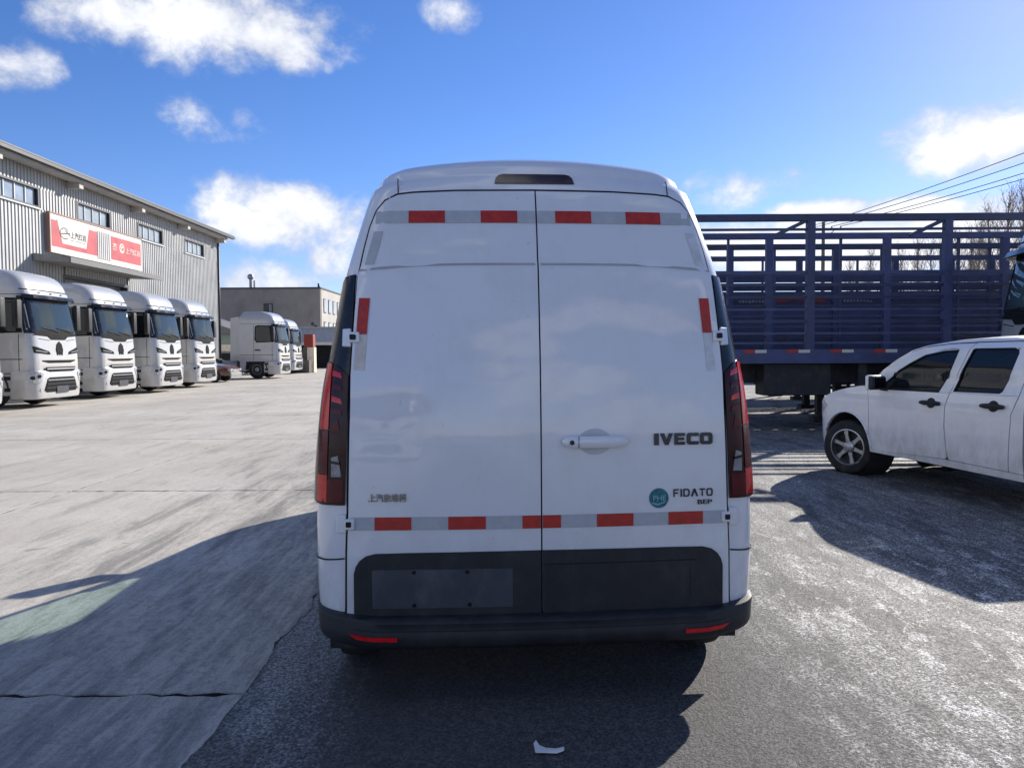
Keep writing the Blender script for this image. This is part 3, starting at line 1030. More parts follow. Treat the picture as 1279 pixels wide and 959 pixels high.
# quarter trims and tail lamps
for sx in (-1, 1):
    qt = [(.857, 1.53), (.845, 1.76), (.842, 1.955), (.925, 1.948), (.99, 1.90), (1.0, 1.76), (1.03, 1.53), (1.05, 1.2), (1.06, .905), (.886, .905), (.882, 1.0), (.876, 1.2)]
    qt = [(sx * (x + (.006 if x < .9 else 0)), z) for x, z in qt]
    panel('quarter_trim', qt, vs_fn, .010, gloss_black, van, step=.03)
    # lamp body
    lp = [(.889, .908), (.883, 1.05), (.878, 1.2), (.872, 1.38), (.868, 1.49), (.925, 1.535), (.99, 1.552), (1.045, 1.545), (1.10, 1.40), (1.125, 1.2), (1.125, 1.0), (1.115, .915), (1.0, .904)]
    lamp = panel('tail_lamp', [(sx * x, z) for x, z in lp], lambda a, b, o: VS.p(a, b, .010 + o), .006, light_dark, van, step=.03)
    lsf = lambda a, b, o: VS.p(a, b, .016 + o)
    # red outer bar, bright stretches at top and bottom
    for (z0, z1, m_) in ((1.245, 1.54, light_red), (1.045, 1.24, light_deep), (.918, 1.04, light_red)):
        def xin(z): return .955 + .03 * (1.4 - z)
        bar = [(sx * (xin(z0)), z0), (sx * (xin(z0) + .06), z0), (sx * (xin(z1) + .06 - (.02 if z1 > 1.5 else 0)), z1), (sx * xin(z1), z1)]
        panel('lamp_bar', bar, lsf, .004, m_, lamp, step=.03)
    for k, zz in enumerate((1.31, 1.36, 1.42, 1.475)):
        panel('lamp_segment', [(sx * .895, zz), (sx * .945, zz + .012), (sx * .945, zz + .038), (sx * .90, zz + .024)], lsf, .003, light_red if k in (1, 3) else light_deep, lamp, step=.04)
    panel('indicator_segment', [(sx * .905, 1.24), (sx * .945, 1.225), (sx * .94, 1.27), (sx * .915, 1.295)], lsf, .003, light_deep, lamp, step=.04)
    panel('reversing_lamp', [(sx * .902, 1.035), (sx * .945, 1.033), (sx * .945, 1.12), (sx * .915, 1.13)], lsf, .004, lamp_smoke, lamp, step=.03)
    panel('reversing_lamp_bar', [(sx * .905, 1.088), (sx * .944, 1.094), (sx * .944, 1.106), (sx * .908, 1.100)], lambda a, b, o: lsf(a, b, .005 + o), .003, gloss_black, lamp, step=.03)
    panel('lamp_reflector', [(sx * .898, .922), (sx * .995, .918), (sx * .995, 1.018), (sx * .895, 1.022)], lsf, .003, light_deep, lamp, step=.03)

# high brake lamp
panel('brake_lamp', [(-.192, 2.402), (.192, 2.402), (.186, 2.43), (.172, 2.446), (.150, 2.452), (-.150, 2.452), (-.172, 2.446), (-.186, 2.43)], vs_fn, .006, mat('dark_smoked_lens', (.02, .006, .012), .15, coat=.6), van, step=.05)

# bumper
BZ = [.20, .25, .30, .36, .40, .43]
bum = MB()
cols = 60
amax = 1.9
prof = [(.40, -.02), (.405, .02), (.400, .075), (.385, .085), (.345, .075), (.335, .080), (.275, .075), (.250, .055), (.240, .0), (.24, -.06)]
def bump_pt(a, z, o):
    aa = abs(a)
    e = max(0.0, min(1.0, (aa - .75) / .3)); e = e * e * (3 - 2 * e)
    zt = z + .024 * e * ((z - .24) / .165) + (.016 + .045 * e) * (1 - (z - .24) / .165)
    fade = 1.0 - .93 * max(0.0, min(1.0, (aa - .72) / .34)) ** 1.5
    return VS.p(a, zt, .0) + (VS.p(a, zt, .01) - VS.p(a, zt, 0)).normalized() * (o * fade + .006 if o > 0 else o)
bv = []; bf = []
aa = [-amax + 2 * amax * k / (cols * 2) for k in range(cols * 2 + 1)]
for a in aa:
    for (z, o) in prof: bv.append(bump_pt(a, z, o))
L = len(prof)
for i in range(len(aa) - 1):
    for k in range(L - 1):
        bf.append((i * L + k, i * L + k + 1, (i + 1) * L + k + 1, (i + 1) * L + k))
bum.add(bv, bf, True)
bmp = bum.build('bumper', black_plastic, van, sharp=50)
# only back part of the sides
bm = bmesh.new(); bm.from_mesh(bmp.data)
bmesh.ops.delete(bm, geom=[f for f in bm.faces if f.calc_center_median().y > .235], context='FACES'); bm.to_mesh(bmp.data); bm.free()
for sx in (-1, 1):
    pol = [(sx * .650, .301), (sx * .835, .303), (sx * .868, .323), (sx * .650, .322)]
    panel('bumper_reflector', pol, lambda a, b, o: bump_pt(a, b - .004, .080 + o), .005, light_red, bmp, step=.05)
gr = MB(); strip_mb(gr, [(-.85, .345), (.85, .345)], lambda a, b, o: bump_pt(a, b, .0762), .006); gr.build('bumper_groove', seam_black, bmp, fix=False)
# underside, wheels, flaps, axle
u = MB(); u.b(-.86, .86, .12, 5.0, .30, .325); u.build('underbody', dark_metal, van)
for sx in (-1, 1):
    make_wheel(van, (sx * .89, .64, .335), .335, .215, sx, grey_metal, 5)
    make_wheel(van, (sx * .89, 4.32, .335), .335, .215, sx, grey_metal, 5)
    f_ = MB(); f_.box((sx * .90, .24, .25), (.20, .012, .16)); f_.build('mud_flap', rubber, van)
ax = MB(); ax.tube([(-.8, .64, .30), (.8, .64, .30)], .04); ax.build('axle', dark_metal, van)
ex = MB(); ex.tube([(.35, .35, .20), (.35, 1.6, .22)], .035); ex.build('exhaust', dark_metal, van)
bh = MB(); bh.b(-.84, .84, 2.62, 2.66, .3, 2.35); bh.build('bulkhead', interior, van)
ds = MB(); ds.b(-.85, .85, 4.25, 4.6, .8, 1.16); ds.build('dashboard', interior, van, bevel=.04)
for x in (-.45, .45):
    s_ = MB(); s_.b(x - .24, x + .24, 2.95, 3.45, .75, .95); s_.box((x, 2.85, 1.2), (.46, .14, .75), rx=R(12)); s_.build('seat', seat_grey, van, bevel=.03)
for sx in (-1, 1):
    m_ = MB(); m_.box((sx * 1.17, 3.98, 1.36), (.20, .12, .30)); m_.beam((sx * .98, 4.0, 1.28), (sx * 1.1, 3.98, 1.30), .05)
    m_.build('side_mirror', black_plastic, van, bevel=.03)

# ------------------------------------------------------------------ white pickup truck
PU = thing('pickup_truck', 'white crew cab pickup truck with black door handles parked on the right', 'pickup truck', (5.144, 9.95, 0), R(14.5))
PW = .87


def pside(y, z, sx, off=0.0):
    """body side: plan taper at the nose, tumblehome above the belt"""
    w = PW
    if y > .30: w -= .34 * ((y - .30) / .55) ** 2.4 if y < .85 else .34
    if z > 1.08: w -= (z - 1.08) * .22 + max(0, z - 1.60) * .9
    if z < .62: w -= (.62 - z) ** 2 * .35
    w -= .02 * (1 - math.exp(-max(0, z - .95) * 9)) * (z < 1.3)
    return Vector((sx * (w + off), y, z))


roof_line = [(-.30, 1.155), (-.36, 1.20), (-.55, 1.34), (-.75, 1.475), (-.95, 1.575), (-1.15, 1.635), (-1.45, 1.680), (-1.8, 1.70), (-2.2, 1.705), (-2.42, 1.69), (-2.50, 1.65), (-2.56, 1.5), (-2.62, 1.10)]
hood_line = [(.66, .80), (.62, .875), (.54, .94), (.42, .99), (.32, 1.03), (.15, 1.075), (-.02, 1.11), (-.18, 1.135), (-.30, 1.155)]


def arc(cy, cz, r, a0, a1, n=12):
    return [(cy + r * cos(R(a0 + (a1 - a0) * k / n)), cz + r * sin(R(a0 + (a1 - a0) * k / n))) for k in range(n + 1)]


# inner dark shell behind the panels (fills the gaps)
for sx in (-1, 1):
    fnp = lambda a, b, o, sx=sx: pside(a, b, sx, o)
    # wing
    wing = [(-.385, .37), (-.375, .92), (-.33, 1.145)] + hood_line[::-1][1:] + [(.70, .70), (.70, .47), (.64, .34), (.52, .34)] + arc(0.02, .37, .425, 0, 180, 14)[0:] + [(-.40, .345)]
    pw = panel('front_wing', wing, fnp, .02, pick_white, PU, step=.06, lift=-.02)
    # front door (lower)
    fd = [(-.395, .37), (-.385, .92), (-.345, 1.14), (-.345, 1.165), (-.55, 1.325), (-.75, 1.455), (-.95, 1.555), (-1.15, 1.612), (-1.45, 1.645), (-1.775, 1.655), (-1.66, 1.34), (-1.545, .99), (-1.54, .76), (-1.58, .43), (-1.55, .40), (-.45, .362)]
    # window opening in the door: outline with a slit
    wf = [(-.565, 1.118), (-.62, 1.205), (-.80, 1.345), (-.95, 1.43), (-1.166, 1.53), (-1.414, 1.575), (-1.627, 1.588), (-1.563, 1.354), (-1.44, 1.125)]
    slit = fd[:12] + wf[6:] + wf[:6] + [wf[6], fd[11]] + fd[11:]
    # build as lower panel + frame pieces
    low = [(-.395, .37), (-.385, .92), (-.345, 1.14), (-.56, 1.108), (-1.44, 1.115), (-1.585, 1.118), (-1.545, .99), (-1.54, .76), (-1.58, .43), (-1.55, .40), (-.45, .362)]
    door = panel('front_door', low, fnp, .02, pick_white, PU, step=.06, lift=-.02)
    frame = [(-.345, 1.143)] + [(-.345, 1.165), (-.55, 1.325), (-.75, 1.455), (-.95, 1.555), (-1.15, 1.612), (-1.45, 1.645), (-1.775, 1.655), (-1.66, 1.34), (-1.588, 1.121)] + [(-1.445, 1.118), (-1.563, 1.354), (-1.627, 1.588), (-1.414, 1.575), (-1.166, 1.53), (-.95, 1.43), (-.80, 1.345), (-.62, 1.205), (-.56, 1.110)]
    panel('window_frame', frame, fnp, .02, pick_white, door, step=.06, lift=-.02)
    panel('window', wf, fnp, .004, glass_dark, door, step=.08, lift=-.022)
    blk = MB(); strip_mb(blk, wf + [wf[0]], fnp, .03, -.004); blk.build('window_seal', seam_black, door, fix=False)
    # rear door
    low2 = [(-1.557, .99), (-1.552, .76), (-1.592, .43), (-1.60, .40), (-2.33, .38), (-2.342, .66), (-2.36, .95), (-2.42, 1.128), (-1.60, 1.12)]
    wr = [(-1.628, 1.135), (-1.71, 1.376), (-1.795, 1.585), (-1.82, 1.60), (-2.29, 1.605), (-2.345, 1.585), (-2.352, 1.55), (-2.30, 1.337), (-2.232, 1.16), (-2.20, 1.142)]
    door2 = panel('rear_door', low2, fnp, .02, pick_white, PU, step=.06, lift=-.02)
    frame2 = [(-1.602, 1.123), (-2.42, 1.131), (-2.45, 1.30), (-2.45, 1.48), (-2.42, 1.64), (-2.36, 1.665), (-1.79, 1.658)] + [(-1.70, 1.40), (-1.64, 1.20)]
    # ring pieces: front pillar, header, rear pillar, sill
    panel('window_frame', [(-1.602, 1.123), (-1.628, 1.135), (-1.71, 1.376), (-1.795, 1.585), (-1.82, 1.60), (-2.29, 1.605), (-2.345, 1.585), (-2.352, 1.55), (-2.30, 1.337), (-2.232, 1.16), (-2.20, 1.142), (-1.63, 1.134), (-1.61, 1.122), (-2.42, 1.131), (-2.45, 1.30), (-2.45, 1.48), (-2.42, 1.64), (-2.36, 1.665), (-1.79, 1.658), (-1.67, 1.34)], fnp, .02, pick_white, door2, step=.06, lift=-.02)
    panel('window', wr, fnp, .004, glass_tint, door2, step=.08, lift=-.022)
    blk = MB(); strip_mb(blk, wr + [wr[0]], fnp, .026, -.004); blk.build('window_seal', seam_black, door2, fix=False)
    # roof rail + rear pillar + rocker
    rail = roof_line[:-1] + [(-2.545, 1.45), (-2.60, 1.12), (-2.43, 1.12), (-2.46, 1.30), (-2.46, 1.49), (-2.428, 1.65), (-2.36, 1.676), (-1.785, 1.669), (-1.45, 1.656), (-1.15, 1.623), (-.95, 1.566), (-.75, 1.466), (-.55, 1.336), (-.335, 1.168)]
    panel('roof_rail', rail, fnp, .02, pick_white, PU, step=.06, lift=-.02)
    cp = [(-2.352, .66), (-2.342, .38), (-2.50, .375), (-2.50, 1.12), (-2.43, 1.12), (-2.37, .95)]
    panel('cab_corner', cp, fnp, .02, pick_white, PU, step=.06, lift=-.02)
    rk = [(-.40, .335), (-.40, .36), (-1.57, .395), (-2.50, .37), (-2.50, .30), (-1.5, .32)]
    panel('rocker', rk, fnp, .028, pick_white, PU, step=.06, lift=-.02)
    bed = [(-2.53, .40), (-2.53, 1.10), (-4.15, 1.10), (-4.18, .9), (-4.18, .50), (-3.50, .42)] + arc(-3.03, .37, .43, 0, 180, 14)[::-1] + [(-2.55, .38)]
    bp = panel('bed_side', bed, fnp, .03, pick_white, PU, step=.08, lift=-.02)
    # underlay so seams read dark
    ul = MB()
    for poly in ([(-.30, .40), (-.30, 1.13), (-.56, 1.10), (-1.60, 1.11), (-2.60, 1.12), (-2.60, .40)],):
        ul.prism(poly, lambda a, b, t: pside(a, b, sx, -.05 + t), .022)
    ul.build('door_shut', seam_black, PU)
    # arch liner
    for cy in (.02, -3.03):
        al = MB(); al.lathe([(.42, sx * .48), (.42, sx * .845)], (0, cy, .37), 'X', 32)
        o_ = al.build('wheel_arch', interior, PU)
        fl = MB()
        pts = [pside(a, b, sx, .004) for a, b in arc(cy, .37, .432, -3, 183, 22)]
        fl.tube(pts, .013, 6); fl.build('arch_lip', pick_white, PU)
    # handles
    for dd_, yc in ((door, -1.358), (door2, -2.158)):
        zc = .998 if yc > -2 else 1.015
        cup = panel('handle_cup', ellipse(yc, zc, .062, .058, 20), fnp, .003, black_plastic, dd_, step=.03, lift=.001)
        hm = MB()
        pts = [pside(yc + t, zc, sx, .022 + .012 * (1 - (t / .135) ** 2)) for t in [-.135, -.09, -.045, 0, .045, .09, .135]]
        hm.tube(pts, [.018, .026, .027, .027, .027, .026, .018], 8)
        hm.build('door_handle', black_plastic, dd_)
    # mirror
    mm = MB(); mm.box((sx * .985, -.655, 1.195), (.21, .07, .165)); mo = mm.build('side_mirror', black_plastic, PU, bevel=.03, seg=3)
    mg = MB(); mg.box((sx * .975, -.694, 1.193), (.17, .010, .125)); mg.build('mirror_glass', mat('mirror_glass', (.03, .032, .036), .08, .9), mo, bevel=.003)
    mc = MB(); mc.box((sx * .988, -.612, 1.197), (.222, .05, .178)); mc.build('mirror_cap', pick_white, mo, bevel=.022, seg=3)
    mh = MB(); mh.beam((sx * .78, -.64, 1.12), (sx * .92, -.655, 1.14), .07); mh.build('mirror_arm', black_plastic, mo, bevel=.01)
    hl = panel('headlamp', [(.40, .86), (.67, .70), (.70, .74), (.66, .80), (.62, .865), (.54, .925)], fnp, .006, light_clear, PU, step=.04, lift=.002)
# top surfaces across the width
def cross(name, line, m, z_in, crown=.03, n=14, dx=.0, parent=PU, end=.0):
    mb = MB(); vs = []; 
    for (y, z) in line:
        wv = pside(y, z, 1, .0).x - dx
        for k in range(n + 1):
            t = -1 + 2 * k / n
            vs.append((wv * t, y + end * (1 - t * t), z + crown * (1 - abs(t) ** 2.5)))
    fs = [(i * (n + 1) + k, i * (n + 1) + k + 1, (i + 1) * (n + 1) + k + 1, (i + 1) * (n + 1) + k) for i in range(len(line) - 1) for k in range(n)]
    mb.add(vs, fs, True)
    return mb.build(name, m, parent)
cross('bonnet', hood_line, pick_white, 0, .05, end=.0)
cross('roof', roof_line[5:11], pick_white, 0, .035)
ws = cross('windscreen', [(-.30, 1.157), (-.55, 1.338), (-.75, 1.472), (-1.10, 1.615), (-1.15, 1.632)], glass_dark, 0, .03, dx=.03, end=.05)
cross('rear_window', [(-2.50, 1.645), (-2.56, 1.5), (-2.61, 1.12)], glass_tint, 0, .0, dx=.03)
nb = MB()
line = [(.66, .80), (.72, .72), (.73, .60), (.74, .55), (.74, .36), (.66, .30)]
vs = []
for (y, z) in line:
    for k in range(15):
        t = -1 + 2 * k / 14
        vs.append((t * .60 if abs(t) < 2 else 0, y + .10 * (1 - t * t), z))
nb.add(vs, [(i * 15 + k, i * 15 + k + 1, (i + 1) * 15 + k + 1, (i + 1) * 15 + k) for i in range(len(line) - 1) for k in range(14)], True)
nb.build('front_bumper', pick_white, PU)
gr = MB(); gr.b(-.42, .42, .78, .84, .58, .72); gr.build('grille', black_plastic, PU, bevel=.02)
fl = MB(); fl.b(-.80, .80, -4.05, .5, .40, .44); fl.build('floor_pan', dark_metal, PU)
bf_ = MB(); bf_.b(-.82, .82, -4.12, -2.56, .50, .56); bf_.b(-.83, .83, -2.60, -2.55, .45, 1.08); bf_.b(-.80, .80, -4.18, -4.13, .52, 1.08); bf_.build('cargo_bed', pick_white, PU)
rb = MB(); rb.b(-.82, .82, -4.32, -4.19, .42, .58); rb.build('rear_bumper', chrome, PU, bevel=.02)
for sx in (-1, 1):
    tl = MB(); tl.b(sx * .79, sx * .885, -4.195, -4.13, .66, 1.02); tl.build('tail_lamp', light_red, PU, bevel=.01)
    for y, st in ((.02, R(20)), (-3.03, 0)):
        make_wheel(PU, (sx * .775, y, .345), .345, .235, sx, alloy, 6, .30, .68, st)
    se = MB(); se.b(sx * .12, sx * .60, -1.55, -1.05, .55, .72); se.box((sx * .36, -1.62, 1.0), (.46, .13, .62), rx=R(10)); se.box((sx * .36, -1.70, 1.38), (.26, .09, .17)); se.build('seat', seat_grey, PU, bevel=.03)
sw_ = MB(); sw_.lathe([(.19 + .014 * cos(t), .014 * sin(t)) for t in [2 * pi * k / 8 for k in range(9)]], (-.38, -.95, 1.06), 'Y', 24); sw_.build('steering_wheel', interior, PU)
db = MB(); db.b(-.78, .78, -.62, -.35, .7, 1.10); db.build('dashboard', interior, PU, bevel=.03)
st_ = MB(); st_.b(-.6, .6, -2.4, -1.95, .55, .75); st_.box((0, -2.48, 1.0), (1.3, .12, .6)); st_.build('rear_seat', seat_grey, PU, bevel=.03)

# ------------------------------------------------------------------ tractor cabs
TS = Surf([.3, .9, 1.4, 2.2, 3.1, 3.4, 3.6, 3.75, 3.86, 3.95], [1.22, 1.25, 1.25, 1.235, 1.20, 1.185, 1.15, 1.09, .98, .8],
          [.3, .95, 1.3, 1.7, 2.15, 3.15, 3.25, 3.45, 3.62, 3.76, 3.87, 3.95], [-.02, .0, .0, -.02, -.06, -.25, -.265, -.32, -.41, -.56, -.86, -1.35], .07, .30, -1)
tfn = lambda a, b, o: TS.p(a, b, o)


def build_truck(name, label, group):
    T = thing(name, label, 'truck', (0, 0, 0), 0, group)
    # cab shell
    mb = MB(); rings = []
    for z in [1.0, 1.1, 1.3, 1.5, 1.8, 2.1, 2.4, 2.7, 3.0, 3.15, 3.25, 3.35, 3.45, 3.54, 3.62, 3.69, 3.75, 3.80, 3.84, 3.87, 3.89]:
        w = TS.w(z); xr = w - TS.rad; am_ = xr + TS.rad * pi / 2
        pts = [TS._p(a, z) for a in [-am_ + TS.rad * pi / 2 * k / 6 for k in range(6)] + [-xr + 2 * xr * k / 8 for k in range(9)] + [xr + TS.rad * pi / 2 * (k + 1) / 6 for k in range(6)]]
        y1 = pts[-1].y; yb = -2.45 + max(0, z - 3.5) * .6
        for k in range(1, 7): pts.append(Vector((w, y1 + (yb - y1) * k / 6, z)))
        for k in range(1, 4): pts.append(Vector((w - 2 * w * k / 4, yb, z)))
        for k in range(6, 0, -1): pts.append(Vector((-w, y1 + (yb - y1) * k / 6, z)))
        rings.append(pts)
    n = len(rings[0])
    mb.add([p for r_ in rings for p in r_], [(i * n + k, i * n + (k + 1) % n, (i + 1) * n + (k + 1) % n, (i + 1) * n + k) for i in range(len(rings) - 1) for k in range(n)]
           + [tuple(range((len(rings) - 1) * n, len(rings) * n)), tuple(reversed(range(n)))], True)
    cabo = mb.build('cab', truck_white, T, sharp=45)
    bm_ = bmesh.new(); bm_.from_mesh(cabo.data)
    bmesh.ops.delete(bm_, geom=[f for f in bm_.faces if f.normal.y > .6 and 2.15 < f.calc_center_median().z < 2.95 and abs(f.calc_center_median().x) < 1.05], context='FACES')
    bm_.to_mesh(cabo.data); bm_.free()
    # upper dark band: windscreen with its surround, cab interior behind the glass
    panel('windscreen', rrect(-1.06, 1.06, 2.17, 3.04, .06, 3), tfn, .008, glass_truck, T, step=.2)
    for q_ in ([(-1.32, 2.10), (1.32, 2.10), (1.32, 2.20), (-1.32, 2.20)], [(-1.30, 2.98), (1.30, 2.98), (1.30, 3.14), (-1.30, 3.14)],
               [(-1.32, 2.201), (-1.0, 2.201), (-.98, 2.979), (-1.30, 2.979)], [(1.32, 2.201), (1.0, 2.201), (.98, 2.979), (1.30, 2.979)]):
        panel('windscreen_surround', q_, lambda a, b, o: TS.p(a, b, .009 + o), .004, gloss_black, T, step=.15)
    q = MB(); q.b(-1.1, 1.1, -.85, -.42, 1.9, 2.20); q.build('dashboard', interior, T, bevel=.04)
    for x in (-.62, .62):
        q = MB(); q.box((x, -1.25, 2.25), (.52, .16, .85), rx=R(8)); q.box((x, -1.29, 2.78), (.28, .10, .18)); q.build('seat', seat_grey, T, bevel=.04)
    q = MB()
    for k in range(14): q.b(-1.06 + .152 * k, -1.06 + .152 * k + .10, -1.52 - .03 * (k % 2), -1.49 - .03 * (k % 2), 1.9, 3.1)
    q.build('curtain', curtain_mat, T)  # curtain added, pale blue in place of sky reflected in the glass
    for sx in (-1, 1):
        q = MB(); q.box((sx * .55, -.40, 2.98), (.55, .04, .20), rx=R(-12)); q.build('inner_visor', seat_grey, T)
    panel('cowl', [(-1.05, 2.05), (-.5, 2.02), (-.35, 1.93), (.35, 1.93), (.5, 2.02), (1.05, 2.05), (1.12, 2.20), (-1.12, 2.20)], tfn, .014, matte_black, T, step=.15)
    for x in (-.75, -.05):
        wp = MB(); wp.tube([TS.p(x, 2.14, .03), TS.p(x + .35, 2.22, .035), TS.p(x + .75, 2.26, .035)], .012, 5); wp.build('wiper', black_plastic, T)
    vz = MB()
    vv = []
    for k in range(13):
        a = -1.18 + 2.36 * k / 12
        for (z, o) in ((3.20, .03), (3.16, .16), (3.05, .20), (3.04, .17), (3.12, .03)): vv.append(TS.p(a, z, o))
    vz.add(vv, [(i * 5 + k, i * 5 + (k + 1) % 5, (i + 1) * 5 + (k + 1) % 5, (i + 1) * 5 + k) for i in range(12) for k in range(5)] + [(0, 1, 2, 3, 4), (64, 63, 62, 61, 60)])
    vz.build('sun_visor', gloss_black, T)
    panel('roof_lip', [(-1.25, 3.20), (1.25, 3.20), (1.25, 3.29), (-1.25, 3.29)], tfn, .03, truck_white, T, step=.15)
    gv = MB(); strip_mb(gv, [(-1.2, 3.33), (1.2, 3.33)], tfn, .03, .004); gv.build('roof_seam', seam_black, T, fix=False)
    for x in (-.55, 0, .55):
        panel('marker_lamp', ellipse(x, 3.25, .05, .02, 10), lambda a, b, o: TS.p(a, b, .031 + o), .012, gloss_black, T, step=.04)
    for sx in (-1, 1):
        sp = lambda a, b, o, sx=sx: Vector((sx * (TS.w(b) + o), a, b))
        panel('side_window', [(-.52, 2.15), (-.60, 3.02), (-1.25, 3.05), (-1.42, 2.98), (-1.45, 2.30), (-1.36, 2.15)], sp, .008, glass_tint, T, step=.25)
        panel('side_window_surround', [(-.34, 2.12), (-.50, 3.08), (-1.32, 3.10), (-1.48, 3.04), (-1.52, 2.28), (-1.40, 2.09)], sp, .004, matte_black, T, step=.25)
        se = MB()
        strip_mb(se, [(-.45, 1.02), (-.45, 2.08)], sp, .018, .004, .2)
        strip_mb(se, [(-1.56, 1.02), (-1.56, 3.12)], sp, .018, .004, .2)
        strip_mb(se, [(-.35, 1.38), (-2.4, 1.38)], sp, .02, .004, .2)
        strip_mb(se, [(-.40, 3.18), (-2.4, 3.18)], sp, .014, .004, .2)
        se.build('panel_seam', seam_black, T, fix=False)
        panel('door_handle', rrect(-1.50, -1.15, 1.62, 1.70, .03, 3), sp, .02, gloss_black, T, step=.2)
        # mirrors on a dark arm: tall housing ahead of the door
        m_ = MB(); m_.box((sx * 1.50, -.30, 2.62), (.22, .16, .78)); mo = m_.build('mirror', black_plastic, T, bevel=.05, seg=2)
        for z in (2.95, 2.27):
            a_ = MB(); a_.beam((sx * 1.18, -.42, z), (sx * 1.46, -.30, z), .05); a_.build('mirror_arm', black_plastic, mo)
        mg = MB(); mg.box((sx * 1.50, -.385, 2.62), (.17, .012, .68)); mg.build('mirror_glass', MATS['mirror_glass'], mo)
        pil = MB(); strip_mb(pil, [(sx * 1.20, 2.2), (sx * 1.18, 3.05)], tfn, .10, .009); pil.build('windscreen_pillar', truck_white, T, fix=False)
        # lower corner: step box and headlamp
        st = MB(); st.b(sx * .90, sx * 1.235, -.98, -.42, .36, .98); st.build('step_box', truck_white, T, bevel=.03)
        for z in (.48, .80):
            s2 = MB(); s2.b(sx * 1.10, sx * 1.245, -.90, -.50, z, z + .10); s2.build('step_recess', seam_black, T)
        panel('headlamp', [(sx * .86, .98), (sx * 1.20, 1.06), (sx * 1.34, .98), (sx * 1.36, .80), (sx * 1.22, .66), (sx * 1.0, .70)], lambda a, b, o: TS.p(a, b, .05 + o), .012, light_clear, T, step=.1)
        for q in ((1.04, .90), (1.20, .86), (1.14, .76)):
            panel('headlamp_lens', ellipse(sx * q[0], q[1], .055, .05, 12), lambda a, b, o: TS.p(a, b, .063 + o), .008, gloss_black if q[1] > .8 else chrome, T, step=.05)
        panel('lamp_slit', [(sx * .46, 1.51), (sx * .54, 1.51), (sx * 1.12, 1.56), (sx * 1.16, 1.73), (sx * 1.12, 1.74), (sx * .52, 1.59)], tfn, .016, matte_black, T, step=.1)
        panel('lamp_strip', [(sx * .62, 1.560), (sx * 1.08, 1.61), (sx * 1.08, 1.63), (sx * .62, 1.575)], lambda a, b, o: TS.p(a, b, .017 + o), .006, grey_metal, T, step=.1)
    # emblem: dark pointed drop with a notch
    em = [(0, 1.88), (.12, 1.80), (.17, 1.64), (.12, 1.48), (.04, 1.56), (0, 1.48), (-.04, 1.56), (-.12, 1.48), (-.17, 1.64), (-.12, 1.80)]
    panel('emblem', em, tfn, .02, matte_black, T, step=.08)
    # bumper
    bz = [(.25, -.04), (.27, .03), (.34, .05), (.70, .05), (1.02, .045), (1.06, .02)]
    bmv = []
    aa_ = [-1.75 + 3.5 * k / 40 for k in range(41)]
    for a in aa_:
        for (z, o) in bz: bmv.append(TS.p(a, z, o))
    L = len(bz)
    bb = MB(); bb.add(bmv, [(i * L + k, i * L + k + 1, (i + 1) * L + k + 1, (i + 1) * L + k) for i in range(40) for k in range(L - 1)], True)
    bb.build('bumper', truck_white, T)
    bs = lambda a, b, o: TS.p(a, b, .05 + o)
    panel('grille_slot', [(-.82, 1.31), (-.86, 1.345), (.86, 1.345), (.82, 1.31), (.55, 1.265), (-.55, 1.265)], tfn, .012, matte_black, T, step=.1)
    panel('grille_slot', [(-.72, 1.06), (-.74, 1.15), (.74, 1.15), (.72, 1.06), (.60, 1.02), (-.60, 1.02)], lambda a, b, o: TS.p(a, b, .03 + o), .03, matte_black, T, step=.1)
    panel('grille_bar', [(-.74, 1.085), (-.74, 1.115), (.74, 1.115), (.74, 1.085)], lambda a, b, o: TS.p(a, b, .061 + o), .015, truck_white, T, step=.1)
    panel('intake', [(-.84, .50), (-.70, .82), (-.60, .86), (.60, .86), (.70, .82), (.84, .50), (.74, .44), (-.74, .44)], bs, .010, matte_black, T, step=.1)
    for zb in (.55, .66, .77):
        panel('intake_bar', [(-.78 + (zb - .5) * .3, zb), (.78 - (zb - .5) * .3, zb), (.77 - (zb - .5) * .3, zb + .03), (-.77 + (zb - .5) * .3, zb + .03)], lambda a, b, o: bs(a, b, .011 + o), .012, grey_metal if zb > .7 else black_plastic, T, step=.3)
    for sx in (-1, 1):
        panel('front_groove', [(sx * .42, 1.90), (sx * 1.18, 1.97), (sx * 1.18, 1.985), (sx * .42, 1.915)], tfn, .003, seam_black, T, step=.2)
        panel('fog_lamp', ellipse(sx * .95, .52, .06, .05, 12), lambda a, b, o: TS.p(a, b, .05 + o), .012, light_clear, T, step=.06)
    panel('plate_holder', rrect(-.30, .30, .40, .60, .02, 2), lambda a, b, o: bs(a, b, .011 + o), .02, plate_plastic, T, step=.2)
    # chassis, wheels, fairings
    ch = MB()
    for sx in (-1, 1): ch.b(sx * .38, sx * .46, -6.1, -.3, .75, 1.0)
    ch.b(-.45, .45, -6.1, -6.0, .75, 1.0); ch.b(-.45, .45, -2.9, -2.8, .75, 1.0)
    ch.build('chassis', dark_metal, T)
    cb = MB(); cb.b(-1.1, 1.1, -2.4, -.3, .62, 1.0); cb.build('cab_underside', dark_metal, T)
    fw = MB(); fw.b(-.45, .45, -4.9, -4.1, 1.08, 1.16); fw.build('fifth_wheel', dark_metal, T, bevel=.02)
